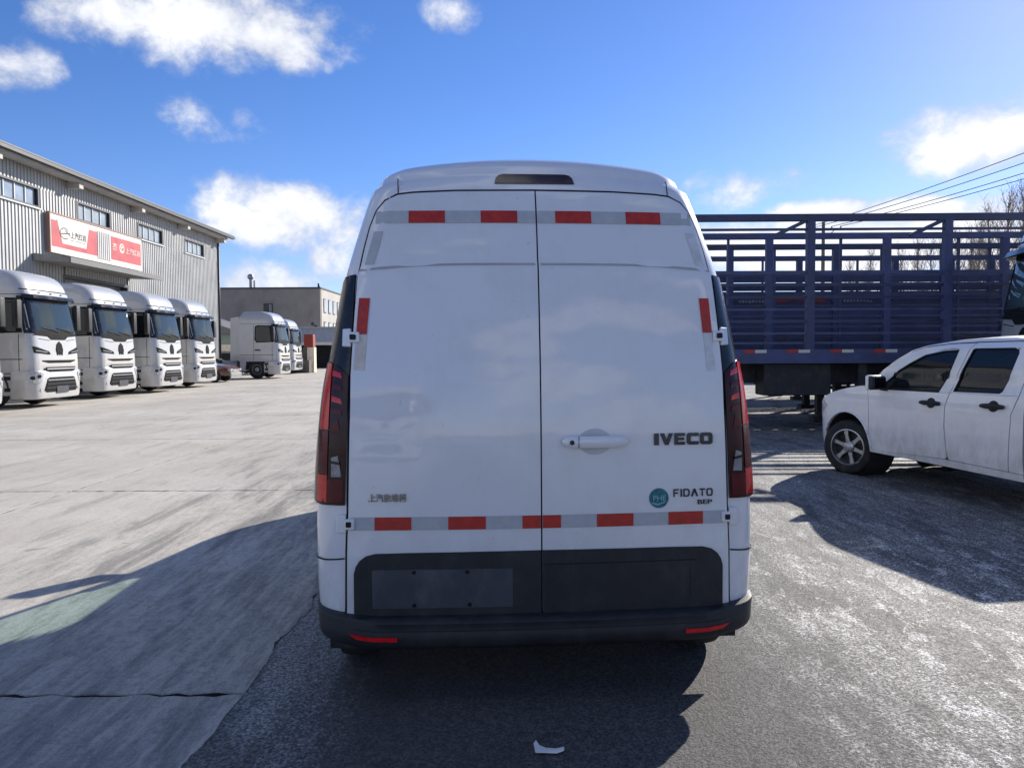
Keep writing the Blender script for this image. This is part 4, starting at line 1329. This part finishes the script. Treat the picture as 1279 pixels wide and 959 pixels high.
    for sx in (-1, 1):
        make_wheel(T, (sx * 1.03, -1.42, .52), .52, .30, sx, grey_metal, 0, .45, .56)
        for y in (-4.2, -5.5): make_wheel(T, (sx * .93, y, .52), .52, .50, sx, grey_metal, 0, .45, .56)
        tk = MB(); tk.tube([(sx * .95, -3.5, .75), (sx * .95, -2.6, .75)], .30, 16); tk.build('fuel_tank', grey_metal, T)
        # arch over the front wheel
        am2 = MB(); am2.prism(arc(-1.42, .52, .60, 0, 180, 12) + arc(-1.42, .52, .66, 180, 0, 12), lambda a, b, t: Vector((sx * (.78 + t), a, b)), .46)
        am2.build('mudguard', black_plastic, T)
        sk = MB(); sk.b(sx * .95, sx * 1.23, -2.43, -2.06, .42, 1.02); sk.build('cab_skirt', truck_white, T, bevel=.03)
    sp_ = MB(); sp_.b(-1.08, 1.08, -3.0, -2.50, 1.3, 1.6); sp_.build('rear_catwalk', dark_metal, T)
    for sx in (-1, 1):
        w_ = MB(); w_.prism([(-2.452, 1.05), (-2.452, 3.60), (-2.95, 3.52), (-3.0, 1.05)], lambda a, b, t: Vector((sx * (1.155 + t), a, b)), .03); w_.build('side_deflector', truck_white, T)
    return T


truck_spots = [
    (-13.65, 23.0, 'silver white tractor unit with full front in view, first complete one from the left', .8),
    (-14.1, 27.5, 'white tractor unit parked under the right end of the red sign', -.9),
    (-13.87, 31.1, 'white tractor unit second from the far end of the row, nosed slightly forward', .5),
    (-14.1, 35.3, 'white tractor unit at the far end of the row beside the building corner', -.6),
    (-13.44, 19.0, 'white tractor unit cut off by the left edge of the photo', 0),
    (-13.95, 47.0, 'white tractor unit showing its whole right side and front wheel by the dark grey building', 0),
    (-15.8, 56.5, 'white tractor unit half hidden behind another, next to a cream pillar', 0)]
T0 = build_truck('tractor_truck', truck_spots[0][2], 'tractor units parked by the workshop')
for i, (x, y, lab, a) in enumerate(truck_spots):
    t = T0 if i == 0 else copy_tree(T0)
    t.location = (x, y, 0); t.rotation_euler = (0, 0, R(-90 + a)); t.scale = (1, 1, 1.035); t['label'] = lab
t = copy_tree(T0)
for ch_ in list(t.children):          # no mirrors are seen on this one in the photograph
    if ch_.name.startswith('mirror'):
        for gc_ in list(ch_.children): bpy.data.objects.remove(gc_)
        bpy.data.objects.remove(ch_)
t.location = (8.5, 12.7, 0); t.rotation_euler = (0, 0, R(78)); t['label'] = 'white tractor unit cut off by the right edge of the photo, behind the pickup'
t['group'] = 'tractor units parked by the workshop'

t = copy_tree(T0)  # extra truck, added only to be reflected in the van door
t.location = (-2.9, -12.0, 0); t.rotation_euler = (0, 0, 0); t['label'] = 'white tractor unit added behind the camera to reflect in the left rear door of the van'

# dark red car between the trucks
RC = thing('parked_car', 'dark red car with its bonnet showing between two white tractor units', 'car', (-15.0, 41.3, 0), R(-90))
cs = [(-4.3, .35), (-4.3, .95), (-3.9, 1.02), (-3.3, 1.38), (-2.6, 1.45), (-1.9, 1.40), (-1.15, .98), (-.3, .85), (-.02, .70), (0, .35)]
def cfn(a, b, t):
    s_ = (b - .9) * .3 if b > .9 else 0
    nose = .12 * max(0, (a + .6) / .6) ** 2
    return Vector(((t - .5) * 2 * (.86 - s_ - nose), a, b))
mb = MB()
n = len(cs); K = 6
vs = [cfn(a, b, k / K) for k in range(K + 1) for a, b in cs]
fs = [(k * n + i, k * n + (i + 1) % n, (k + 1) * n + (i + 1) % n, (k + 1) * n + i) for k in range(K) for i in range(n)] + [tuple(range(n)), tuple(range(K * n, K * n + n))]
mb.add(vs, fs); mb.build('body', car_red, RC, bevel=.04, seg=2)
for sx in (-1, 1):
    q = MB(); q.prism([(-1.35, 1.0), (-1.95, 1.33), (-2.6, 1.38), (-3.2, 1.30), (-3.5, 1.02)], lambda a, b, t: Vector((sx * (.845 - (b - .9) * .3 + t), a, b)), .012); q.build('side_window', glass_tint, RC)
    q = MB(); q.b(sx * .48, sx * .80, -.14, .03, .60, .72); q.build('headlamp', light_clear, RC, bevel=.02)
    for y in (-.85, -3.45): make_wheel(RC, (sx * .76, y, .31), .31, .2, sx, alloy, 5)
q = MB(); q.box((0, -1.50, 1.22), (1.40, .95, .012), rx=R(-30)); q.build('windscreen', glass_tint, RC)
q = MB(); q.b(-.80, .80, -.05, .05, .30, .52); q.build('bumper', grey_metal, RC, bevel=.03)
q = MB(); q.b(-.42, .42, -.02, .035, .58, .70); q.build('grille', chrome, RC, bevel=.01)

# ------------------------------------------------------------------ workshop building on the left
WX = -22.0
wb = thing('workshop_building', 'long pale grey corrugated steel workshop with a row of high windows on the left', 'building', (WX, 57.3, 0))
Y0, Y1 = -45.0, 0.0          # local: runs towards the camera from the far corner
mb = MB()
pit = .24; pr = [(0, 0), (.10, 0), (.12, .04), (.215, .04), (.24, 0)]
def ribbed(y0, y1, z0, z1):
    vs = []; fs = []
    y = y0
    pts = []
    while y < y1 - .01:
        for (a, d) in pr[:-1]: pts.append((d, min(y + a, y1)))
        y += pit
    pts.append((0, y1))
    for (d, yy) in pts: vs += [(d, yy, z0), (d, yy, z1)]
    fs = [(2 * i, 2 * i + 2, 2 * i + 3, 2 * i + 1) for i in range(len(pts) - 1)]
    return vs, fs
WIN = [(-31.0, -27.8), (-24.8, -21.55), (-18.5, -15.25), (-12.25, -9.0), (-5.9, -2.6)]
ZB, ZT_ = 8.32, 9.28
EAVE = 10.25
for (z0, z1, holes) in ((0, ZB, [(-19.7, -13.6)]), (ZB, ZT_, WIN), (ZT_, EAVE, [])):
    y = Y0
    for h0, h1 in sorted(holes) + [(Y1, Y1)]:
        zb = z0
        if holes and z0 == 0 and h0 != Y1:
            pass
        if h0 > y:
            vs, fs = ribbed(y, h0, z0, z1); mb.add(vs, fs)
        if z0 == 0 and h0 != Y1:
            vs, fs = ribbed(h0, h1, 5.45, z1); mb.add(vs, fs)
        y = h1
mb.build('wall', wall_steel, wb, fix=False)
q = MB(); q.b(-26, -.02, Y0, Y1 - .02, 0, .01)
q.add([(0, 0, 0), (-26, 0, 0), (-26, 0, 10.3), (-13, 0, 12.2), (0, 0, 10.3)], [(0, 1, 2, 3, 4)])
q.add([(-26, Y0, 0), (-26, 0, 0), (-26, 0, 10.3), (-26, Y0, 10.3)], [(0, 1, 2, 3)])
q.add([(0, Y0, 0), (-26, Y0, 0), (-26, Y0, 10.3), (-13, Y0, 12.2), (0, Y0, 10.3)], [(0, 1, 2, 3, 4)])
q.build('end_wall', wall_steel, wb, fix=False)
q = MB()
q.add([(1.0, Y0 - .8, 10.38), (1.0, .9, 10.38), (-13, .9, 12.45), (-13, Y0 - .8, 12.45), (1.0, Y0 - .8, 10.32), (1.0, .9, 10.32), (-13, .9, 12.32), (-13, Y0 - .8, 12.32)],
      [(0, 1, 2, 3), (4, 7, 6, 5), (0, 4, 5, 1), (1, 5, 6, 2), (3, 7, 4, 0)])
q.add([(-27, Y0 - .8, 10.38), (-27, .9, 10.38), (-13, .9, 12.45), (-13, Y0 - .8, 12.45)], [(0, 1, 2, 3)])
q.build('roof', roof_grey, wb, fix=False)
q = MB(); q.b(.80, 1.03, Y0 - .8, .92, 10.14, 10.29); q.build('gutter', frame_dark, wb)
q = MB(); q.b(.30, .78, Y0, .05, 10.0, 10.20); q.b(.04, .30, Y0, .05, 10.14, 10.24); q.build('soffit', fascia, wb)
for y in (-38, -32.2, -25.4, -19.4, -13.0, -6.8, -.5):
    q = MB(); q.b(.04, .72, y, y + .35, 9.72, 10.02); q.build('eave_bracket', fascia, wb)
q = MB(); q.tube([(.10, -.06, 0), (.10, -.06, 10)], .07); q.build('downpipe', frame_dark, wb)
for (a, b) in WIN:
    f = MB()
    f.b(-.12, .06, a, b, ZT_ - .09, ZT_); f.b(-.12, .06, a, b, ZB, ZB + .09); f.b(-.12, .06, a, a + .12, ZB + .09, ZT_ - .09); f.b(-.12, .06, b - .12, b, ZB + .09, ZT_ - .09)
    fo = f.build('window', frame_dark, wb)
    s_ = MB(); s_.b(.04, .12, a - .03, b + .03, ZB - .06, ZB - .004); s_.build('sill', pane_white, fo)
    k = 4; wv = (b - a - .24) / k
    for i in range(k):
        p_ = MB(); p_.b(-.10, -.08, a + .12 + i * wv, a + .12 + (i + 1) * wv - .05, ZB + .09, ZT_ - .09); p_.build('pane', glass_bld, fo)
        if i: 
            p_ = MB(); p_.b(-.11, -.03, a + .12 + i * wv - .05, a + .12 + i * wv, ZB + .09, ZT_ - .09); p_.build('mullion', pane_white, fo)
# roller door under the canopy
dr = MB(); dr.b(-.45, -.40, -19.7, -13.6, 0, 5.45); dro = dr.build('roller_door', shutter_mat, wb)
for k in range(18):
    s_ = MB(); s_.b(-.40, -.375, -19.7, -13.6, .05 + .3 * k, .05 + .3 * k + .24); s_.build('slat', shutter_mat, dro)
q = MB(); q.b(-.45, .05, -19.86, -19.7, 0, 5.45); q.b(-.45, .05, -13.6, -13.44, 0, 5.45); q.b(-.45, .05, -19.7, -13.6, 5.30, 5.46); q.build('door_frame', frame_dark, wb)
cn = MB(); cn.prism([(0, 5.85), (1.75, 5.78), (1.75, 5.98), (0, 6.20)], lambda a, b, t: Vector((a + .05, -22.2 + t, b)), 9.0)
cno = cn.build('canopy', concrete_canopy, wb)
q = MB(); q.b(1.78, 1.86, -22.3, -13.1, 5.74, 5.99); q.build('canopy_edge', roof_grey, cno)
# sign above the door
sg = thing('shop_sign', 'long red and white company sign with chinese lettering above the workshop door', 'sign', (WX + .12, 36.15, 6.38))
q = MB(); q.b(0, .14, 0, 8.85, 0, 1.84); q.build('sign_backing', sign_white, sg)
q = MB(); q.b(-.02, .17, -.04, 8.89, 1.84, 1.90); q.b(-.02, .17, -.06, 0, 0, 1.84); q.build('sign_frame', mat('sign_frame_brown', (.30, .16, .13), .6), sg)
sfn = lambda a, b, o: Vector((.14 + o, a, b))
# field split by the torn gap
panel('red_field', [(.10, .30), (4.05, .30), (4.05, 1.55), (.10, 1.55)], sfn, .008, sign_red, sg, step=3)
panel('red_field', [(5.45, .30), (8.75, .30), (8.75, 1.55), (5.45, 1.55)], sfn, .008, sign_red, sg, step=3)
q = MB()
for k in range(7): q.b(.142, .165, 4.10 + .19 * k, 4.10 + .19 * k + .12, .18, 1.62)
q.build('torn_gap_ribs', wall_steel, sg)
lp = panel('logo_panel', [(.95, .52), (3.0, .52), (3.30, 1.62), (.55, 1.62)], lambda a, b, o: sfn(a, b, .009 + o), .006, sign_white, sg, step=3)
lf = lambda a, b, o: sfn(a, b, .016 + o)
text_on('sign_lettering', '上汽红岩', lf, 1.65, 3.02, .86, 1.20, sign_black, sg, .006, .02)
text_on('sign_lettering', 'SAIC HONGYAN', lf, 1.65, 2.9, .74, .80, sign_black, sg, .004)
q = MB(); strip_mb(q, [(1.5 + .0 - .36 + .36 * cos(t), 1.02 + .26 * sin(t)) for t in [R(a) for a in range(30, 330, 15)]], lf, .05, .004); strip_mb(q, [(.85, .98), (1.6, 1.08)], lf, .06, .005); strip_mb(q, [(1.2, 1.18), (1.62, .95)], lf, .05, .006)
q.build('logo', sign_black, sg, fix=False)
text_on('sign_lettering', '杰', sfn, 5.62, 6.05, .82, 1.24, sign_white, sg, .014)
text_on('sign_lettering', '上汽红岩', sfn, 7.0, 8.65, .80, 1.14, sign_white, sg, .014)
q = MB(); strip_mb(q, [(6.6 + .23 * cos(R(a)), 1.02 + .23 * sin(R(a))) for a in range(0, 361, 20)], sfn, .08, .010); strip_mb(q, [(6.45, 1.10), (6.75, 1.10)], sfn, .06, .011); strip_mb(q, [(6.6, 1.08), (6.45, .86), (6.75, .86)], sfn, .06, .012)
q.build('logo', sign_white, sg, fix=False)

# ------------------------------------------------------------------ far dark grey building, chimney, gate things
fb = thing('far_building', 'dark grey flat roofed two storey building beyond the tractor units', 'building', (-21.3, 85, 0))
q = MB(); q.b(-11.2, 0, 0, 30, 0, 8.6); q.build('wall', far_wall_mat, fb)
q = MB(); q.b(-11.3, .08, -.08, 30, 8.6, 8.78); q.build('roof_edge', frame_dark, fb)
q = MB(); q.b(.002, .05, .3, 30, 2.6, 8.55); sideo = q.build('sunlit_side_facade', far_pale, fb)  # side toward the sun, painted paler so the colour carries the sunlight
for y in [1.2 + 2.2 * k for k in range(13)]:
    for z in (3.4, 6.0):
        f = MB(); f.b(.03, .10, y, y + 1.1, z, z + 1.6); fo = f.build('window', frame_dark, fb)
        p_ = MB(); p_.b(.09, .13, y + .1, y + 1.0, z + .1, z + 1.5); p_.build('pane', glass_bld, fo)
f = MB(); f.b(-6.3, -5.3, -.06, .02, 5.9, 7.0); fo = f.build('window', frame_dark, fb)
f = MB(); f.b(-6.2, -5.75, -.09, -.055, 6.0, 6.9); f.build('pane', glass_tint, fo)
f = MB(); f.b(-5.70, -5.40, -.09, -.055, 6.0, 6.9); f.build('pane', shutter_mat, fo)
q = MB(); q.tube([(-7.9, .6, 8.7), (-7.9, .6, 9.75)], .16, 10); q.tube([(-7.5, .6, 8.7), (-7.5, .6, 9.6)], .10, 8); q.lathe([(.16, 9.7), (.34, 9.85), (.34, 10.15), (.22, 10.3), (.0001, 10.32)], (-7.9, .6, 0), 'Z', 16); q.build('chimney', grey_metal, fb)
q = MB(); q.tube([(-.2, .2, 8.7), (-.2, .2, 9.2)], .12, 8); q.build('roof_post', frame_dark, fb)
for k in range(3):
    q = MB(); q.lathe([(.0001, 0), (.18, .02), (.22, .12), (.0001, .14)], (-.9 + .35 * k, -.05, 4.7 - .3 * k), 'Y', 12); q.build('wall_light', frame_dark, fb)
gg = thing('garage', 'low grey blue garage with a dark opening in front of the far building', 'garage', (-20.2, 75, 0))
q = MB(); q.b(-3.2, 4.5, 0, 5, 2.4, 3.9); q.b(-3.2, -2.6, 0, 5, 0, 2.4); q.b(3.9, 4.5, 0, 5, 0, 2.4); q.b(-2.6, 3.9, 4.6, 5, 0, 2.4); q.build('wall', garage_blue, gg)
q = MB(); q.b(-2.6, 3.9, .9, 1.0, 0, 2.38); q.build('opening', seam_black, gg)
q = MB(); q.b(-3.3, 4.6, -.15, 5.1, 3.9, 4.05); q.build('roof', grey_metal, gg)
q = MB(); q.b(-2.6, 3.9, -.06, 0, 2.25, 2.55); q.build('lintel', sign_white, gg)
gp = thing('gate_pillar', 'cream gate pillar with a rust red cabinet on top beside the last tractor unit', 'pillar', (-15.2, 59.5, 0))
q = MB(); q.b(-.72, -.18, -.3, .4, 0, 1.95); q.build('pillar', cream, gp, bevel=.02)
q = MB(); q.b(-.95, -.24, -.35, .4, 1.96, 2.95); q.build('cabinet', rust_red, gp, bevel=.03)
q = MB(); q.b(-1.05, -.73, -.3, .4, 0, 1.95); q.build('side_post', maroon_dark, gp)
lb = thing('concrete_block', 'low dark grey block in front of the cream pillar', 'block', (-16.4, 58.5, 0))
q = MB(); q.b(-1.2, .9, -.4, .4, 0, .95); q.build('block', maroon_dark, lb, bevel=.03)
lb_c = lb.children[0]
sh = thing('far_shed', 'low shed with a dark sloping roof between the workshop and the tractor units', 'shed', (-29.5, 70, 0))
q = MB(); q.b(-4, 4.5, 0, 6, 0, 3.2); q.build('wall', green_sheet, sh)
q = MB(); q.prism([(-4.6, 3.2), (5.0, 3.2), (5.0, 3.35), (-1.5, 5.6), (-4.6, 5.0)], lambda a, b, t: Vector((a, -.5 + t, b)), 7); q.build('roof', roof_grey, sh)
q = MB(); q.b(-2, 4.2, -.08, 0, 1.7, 2.3); q.build('sign_band', cream, sh)
q = MB(); q.b(.5, 4.0, -.1, 0, 0, 1.5); q.build('door', seam_black, sh)

# ------------------------------------------------------------------ livestock trailers on the right
def trailer(name, label, loc, rz, L, solid_to, H, post_x, m_side, mid):
    T = thing(name, label, 'trailer', loc, rz, 'stake sided livestock trailers')
    Wd = 2.5; D = 1.55
    def link_copy(proto, xyz):
        o = proto.copy(); C.objects.link(o); o.parent = T; o.location = xyz
    q = MB(); q.b(0, L, 0, Wd, D - .16, D); q.build('deck', trailer_blue, T)
    q = MB(); q.b(0, L, -.03, .0, D - .22, D + .05); q.build('deck_edge', trailer_blue, T)
    q = MB()
    for y in (.7, 1.7): q.b(.3, L - .3, y, y + .14, D - .62, D - .16)
    q.build('chassis_beam', dark_metal, T)
    for side, y in ((0, 0.0), (1, Wd - .12)):
        p0 = MB(); p0.b(-.075, .075, 0, .12, D - .1, H - .13)
        first = p0.build('post', trailer_blue, T); first.location = (post_x[0], y, 0)
        for x in post_x[1:]: link_copy(first, (x, y, 0))
        q = MB(); q.b(0, L, y, y + .12, H - .13, H); q.build('top_rail', trailer_blue, T)
        r0 = None
        for (z, h) in mid[side]:
            if z > solid_to or not solid_to:
                q = MB(); q.b(0, L, y + .03, y + .075, z, z + h); q.build('rail', trailer_blue, T)
        s0 = MB(); s0.b(-.025, .025, .035, .09, D, H - .13)
        s1 = None
        xs = sorted(post_x)
        for i in range(len(xs) - 1):
            if side == 0 and not solid_to: break
            xm = (xs[i] + xs[i + 1]) / 2 + (.28 if side else -.2)
            if s1 is None:
                s1 = s0.build('stay', trailer_blue, T); s1.location = (xm, y, 0)
            else: link_copy(s1, (xm, y, 0))
        b0 = None
        for x in xs:
            if side == 0 and solid_to == 0:
                if b0 is None:
                    q = MB(); q.beam((-.08, .06, H - .12), (-.72, .06, H - .42), .07); b0 = q.build('brace', trailer_blue, T); b0.location = (x, y, 0)
                else: link_copy(b0, (x, y, 0))
        if solid_to:
            # boards one by one
            z = D + .02
            while z < solid_to:
                hgt = .165
                q = MB(); q.b(0, L, y + .045, y + .07, z, min(z + hgt, solid_to)); q.build('board', m_side, T)
                z += hgt + .042
    # front and tail frames
    for x in (0.0, L - .08):
        q = MB()
        for yy in (0.14, 1.2, Wd - .22): q.b(x, x + .08, yy, yy + .08, D, H - .14)
        for z in [D + .3 * k for k in range(1, 8)]: 
            if z < H - .2: q.b(x + .02, x + .06, .22, Wd - .22, z, z + .08)
        q.build('end_frame', trailer_blue, T)
    # red and white strips on the deck edge
    tr = MB(); tr.b(0, .22, -.038, -.030, D - .02, D + .04); wt_ = MB(); wt_.b(0, .22, -.038, -.030, D - .02, D + .04)
    a0 = b0 = None
    x = .3
    while x < L - .6:
        if a0 is None:
            a0 = tr.build('red_strip', red_tape, T); a0.location = (x, 0, 0); b0 = wt_.build('white_strip', white_tape, T); b0.location = (x + .221, 0, 0)
        else:
            link_copy(a0, (x, 0, 0)); link_copy(b0, (x + .221, 0, 0))
        x += .83
    # running gear
    for sx_y in (0.25, Wd - .25):
        for x in (L - 4.4, L - 3.1, L - 1.8):
            w_ = make_wheel(T, (0, 0, 0), .5, .40, 1, grey_metal, 0, .4, .56)
            w_.location = (x, sx_y, .5); w_.rotation_euler = (0, 0, R(-90 if sx_y < 1 else 90))
        lg = MB(); lg.b(3.42, 3.58, sx_y - .08, sx_y + .08, .10, D - .2); lg.b(3.32, 3.68, sx_y - .15, sx_y + .15, .0, .10); lg.build('landing_leg', dark_metal, T)
        gd = MB(); gd.b(4.0, L - 5.2, sx_y - .03, sx_y + .03, .50, .60); gd.b(4.0, L - 5.2, sx_y - .03, sx_y + .03, .85, .95)
        for x in (4.1, 6.0, L - 5.3): gd.b(x, x + .06, sx_y - .025, sx_y + .025, .6, D - .2)
        gd.build('side_guard', trailer_blue, T)
    tb = MB(); tb.b(1.6, 2.9, .18, .75, .70, D - .22); tb.build('tool_box', dark_metal, T, bevel=.02)
    tb = MB(); tb.b(4.3, 5.2, .2, .7, .45, D - .2); tb.build('tool_box', trailer_blue2, T, bevel=.02)
    return T


midA = {0: [(3.86, .045), (3.03, .07), (2.80, .045), (2.57, .05), (2.34, .045), (2.11, .05), (1.88, .045), (1.70, .04)],
        1: [(3.22, .07), (3.0, .07), (2.77, .05), (2.54, .05), (2.31, .05), (2.08, .05), (1.85, .05)]}
p1 = [3.15 - 2.61 * 0 + 2.61 * k for k in range(0, 5)]
TA = trailer('livestock_trailer', 'nearer dark blue livestock trailer with open slatted sides behind the pickup', (3.30, 14.6, 0), R(-.35), 13.5, 0, 4.17,
             [.04, 2.42, 5.03, 7.64, 10.25, 12.85], trailer_blue, midA)
midB = {0: [], 1: []}
TB = trailer('livestock_trailer', 'farther dark blue trailer with solid boarded sides behind the slatted one', (4.55, 18.6, 0), R(-.3), 13.0, 3.46, 4.15,
             [.78, 3.35, 5.98, 8.6, 11.2, 12.85], trailer_blue2, midB)
TC = trailer('livestock_trailer', 'farthest low boarded trailer, added for darkness beneath the decks of the two others', (5.6, 24.0, 0), R(-.3), 12.6, 2.9, 3.35,
             [.6, 3.2, 5.8, 8.4, 11.0, 12.4], trailer_blue2, midB)  # added trailer, there to shade the ground under the other decks
# faded lettering on the boards
tfn2 = lambda a, b, o: Vector((a, .045 - o, b))
for x0_ in (1.0, 3.55):                # worn-off paint of a line of lettering, unreadable
    q = MB()
    rl = random.Random(int(x0_ * 10))
    for k in range(9):
        a_ = x0_ + .08 * k
        strip_mb(q, [(a_, 2.74 + rl.random() * .04), (a_ + .05, 2.76 + rl.random() * .04)], lambda a, b, o: tfn2(a, b, .003), .03 + .03 * rl.random())
    q.build('faded_lettering', letter_faded, TB, fix=False)
q = MB(); strip_mb(q, [(1.9, 2.78), (2.3, 2.86), (3.1, 2.78)], lambda a, b, o: tfn2(a, b, .004), .12); q.build('faded_stripe', letter_red, TB, fix=False)

# ------------------------------------------------------------------ added yard wall, poles and trees beyond
yw = thing('boundary_wall', 'low grey boundary wall added as a dark backdrop beyond the trailers', 'wall', (1.0, 38, 0))  # wall added to give dark and shade behind the trailers
q = MB(); q.b(0, 80, 0, .25, 0, 2.2); q.build('wall', far_wall_mat, yw)
q = MB(); q.b(-.05, 80.05, -.05, .30, 2.2, 2.3); q.build('coping', far_pale, yw)


def pole(label, x, y, h, rz):
    P_ = thing('utility_pole', label, 'utility pole', (x, y, 0), rz, 'utility poles carrying the lines')
    q = MB(); q.tube([(0, 0, 0), (0, 0, h)], [.17, .11], 10); q.build('pole', wood_pole, P_)
    q = MB(); q.b(-1.25, 1.25, -.06, .06, h - .62, h - .50); q.build('crossarm', wood_pole, P_)
    for x_ in (-1.15, -.55, .55, 1.15):
        q = MB(); q.lathe([(.03, 0), (.06, .04), (.05, .10), (.06, .14), (.0001, .18)], (x_, 0, h - .5), 'Z', 8); q.build('insulator', far_pale, P_)
    q = MB(); q.beam((-.75, .05, h - .6), (0, .05, h - 1.3), .05); q.beam((.75, .05, h - .6), (0, .05, h - 1.3), .05); q.build('arm_brace', wood_pole, P_)
    return P_


px1 = (22.4, 55, 10.7); px2 = (31.5, 17, 13.2)
pole('utility pole with a crossarm seen through the top of the near trailer', *px1, R(-15))
pole('utility pole outside the right edge that carries the near end of the lines', *px2, R(-15))
for k, (off, dz1, dz2, lab) in enumerate(((-1.15, -.35, .55, 'topmost overhead power line crossing the sky at the right'), (-.55, -.35, -.1, 'second overhead power line from the top at the right'),
                                        (.55, -.35, -.55, 'third overhead power line from the top at the right'), (1.15, -.35, -.9, 'lowest overhead power line at the right'))):
    a = Vector((px1[0] + off * cos(R(-15)), px1[1] + off * sin(R(-15)), px1[2] + dz1)); b = Vector((px2[0] + off * cos(R(-15)), px2[1] + off * sin(R(-15)), px2[2] + dz2))
    pts = []
    for i in range(25):
        t = i / 24; p = a.lerp(b, t); p.z -= 1.1 * 4 * t * (1 - t) * .6; pts.append(p)
    q = MB(); q.tube(pts, .022, 5); tag(q.build('power_line', wire_black), lab, 'power line', 'overhead power lines')


def make_tree(seed, h):
    rnd = random.Random(seed)
    trunk = MB(); crown = MB()
    tips = []
    top = []
    lean = (rnd.uniform(-.03, .03), rnd.uniform(-.03, .03))
    N = 8
    for i in range(N + 1):
        t = i / N
        top.append((lean[0] * h * t + rnd.uniform(-.05, .05), lean[1] * h * t + rnd.uniform(-.05, .05), h * .86 * t))
    trunk.tube(top, [.17 * (1 - t / N * .85) * h / 10 for t in range(N + 1)], 7)
    for i in range(54):
        t = rnd.uniform(.22, .99)
        k = min(N - 1, int(t * N)); p = Vector(top[k]).lerp(Vector(top[k + 1]), t * N - k)
        ang = rnd.uniform(0, 2 * pi); up = rnd.uniform(.9, 1.25)
        L_ = h * (.10 + .20 * (1 - t)) * rnd.uniform(.7, 1.2)
        d = Vector((cos(ang) * cos(up), sin(ang) * cos(up), sin(up)))
        pts = [p]; q_ = p.copy(); dd_ = d.copy()
        for s_ in range(4):
            dd_ = (dd_ + Vector((rnd.uniform(-.12, .12), rnd.uniform(-.12, .12), .10))).normalized()
            q_ = q_ + dd_ * L_ / 4; pts.append(q_.copy())
        r0 = .042 * h / 10 * (1.2 - t * .7)
        crown.tube(pts, [r0, r0 * .8, r0 * .6, r0 * .45, r0 * .25], 4, False)
        for j in range(12):
            b0 = pts[rnd.randint(1, 4)]
            a2 = rnd.uniform(0, 2 * pi); u2 = rnd.uniform(.6, 1.3); l2 = L_ * rnd.uniform(.25, .55)
            d2 = Vector((cos(a2) * cos(u2), sin(a2) * cos(u2), sin(u2)))
            e = b0 + d2 * l2
            crown.tube([b0, b0.lerp(e, .5) + Vector((rnd.uniform(-.05, .05),) * 3), e], [r0 * .35, r0 * .28, r0 * .16], 3, False)
    return trunk, crown


protos = []
for k, (sd_, h_) in enumerate(((1, 12.0), (2, 10.5), (3, 9.0))):
    tk, cr = make_tree(sd_, h_)
    protos.append((tk, cr, h_))
made = []
rndt = random.Random(5)
tree_list = []
# (px, distance, top px)
for (px, Y, topy, lab) in ((1268, 46, 214, 'tallest bare tree rising at the right edge above the trailer rail'), (1248, 50, 222, 'tall bare tree just left of the tallest one at the right edge'),
                           (1232, 54, 240, 'bare tree third from the right edge above the trailer rail'), (1290, 45, 220, 'bare tree partly outside the right edge'),
                           (1215, 58, 258, 'bare tree whose crown just tops the trailer rail at right'), (1195, 60, 272, 'bare tree showing in the top gap right of the tall post'),
                           (1165, 62, 283, 'bare tree showing left of the right tall trailer post'), (1148, 60, 288, 'thin bare tree in the gap between the two tall posts, right of its middle'),
                           (1125, 64, 296, 'bare tree seen through the rails midway between the two tall posts'), (1105, 63, 304, 'bare tree seen through the rails next to the middle post'),
                           (1080, 66, 300, 'bare tree seen through the rails left of the middle post'), (1062, 64, 312, 'small bare tree seen through the rails left of the middle'),
                           (1206, 55, 268, 'slim bare tree between two taller ones at right'), (1180, 64, 290, 'short bare tree behind the right tall trailer post')):
    tree_list.append(((px - 639.5) / 950 * Y, Y, 1.6 + (435 - topy) / 950 * Y, lab))
for i, (x, y, h, lab) in enumerate(tree_list):
    k = i % 3
    tk, cr, hp = protos[k]
    if i < 3:
        t = thing('bare_tree', lab, 'tree', (x, y, 0), 0, 'bare trees beyond the trailers')
        a_ = tk.build('trunk', bark, t); b_ = cr.build('crown', twig, t, fix=False)
        made.append(t)
    else:
        t = copy_tree(made[k]); t.location = (x, y, 0); t['label'] = lab
    s_ = h / hp
    t.scale = (s_ * .8, s_ * .8, s_); t.rotation_euler = (0, 0, rndt.uniform(0, 6))

# scrap of paper behind the van
q = MB()
pts = [(-.06, .028), (-.05, .045), (-.035, .02), (-.01, .012), (.03, .006), (.062, .010), (.06, -.008), (.03, -.016), (-.02, -.012), (-.055, -.016)]
q.prism(pts, lambda a, b, t: Vector((a, b * 1.6, .002 + t + abs(a) * .12)), .002)
sc_ = q.build('paper_scrap', paper); sc_.location = (.14, 2.975, 0)
tag(sc_, 'torn scrap of white paper lying on the dark ground behind the van', 'litter')
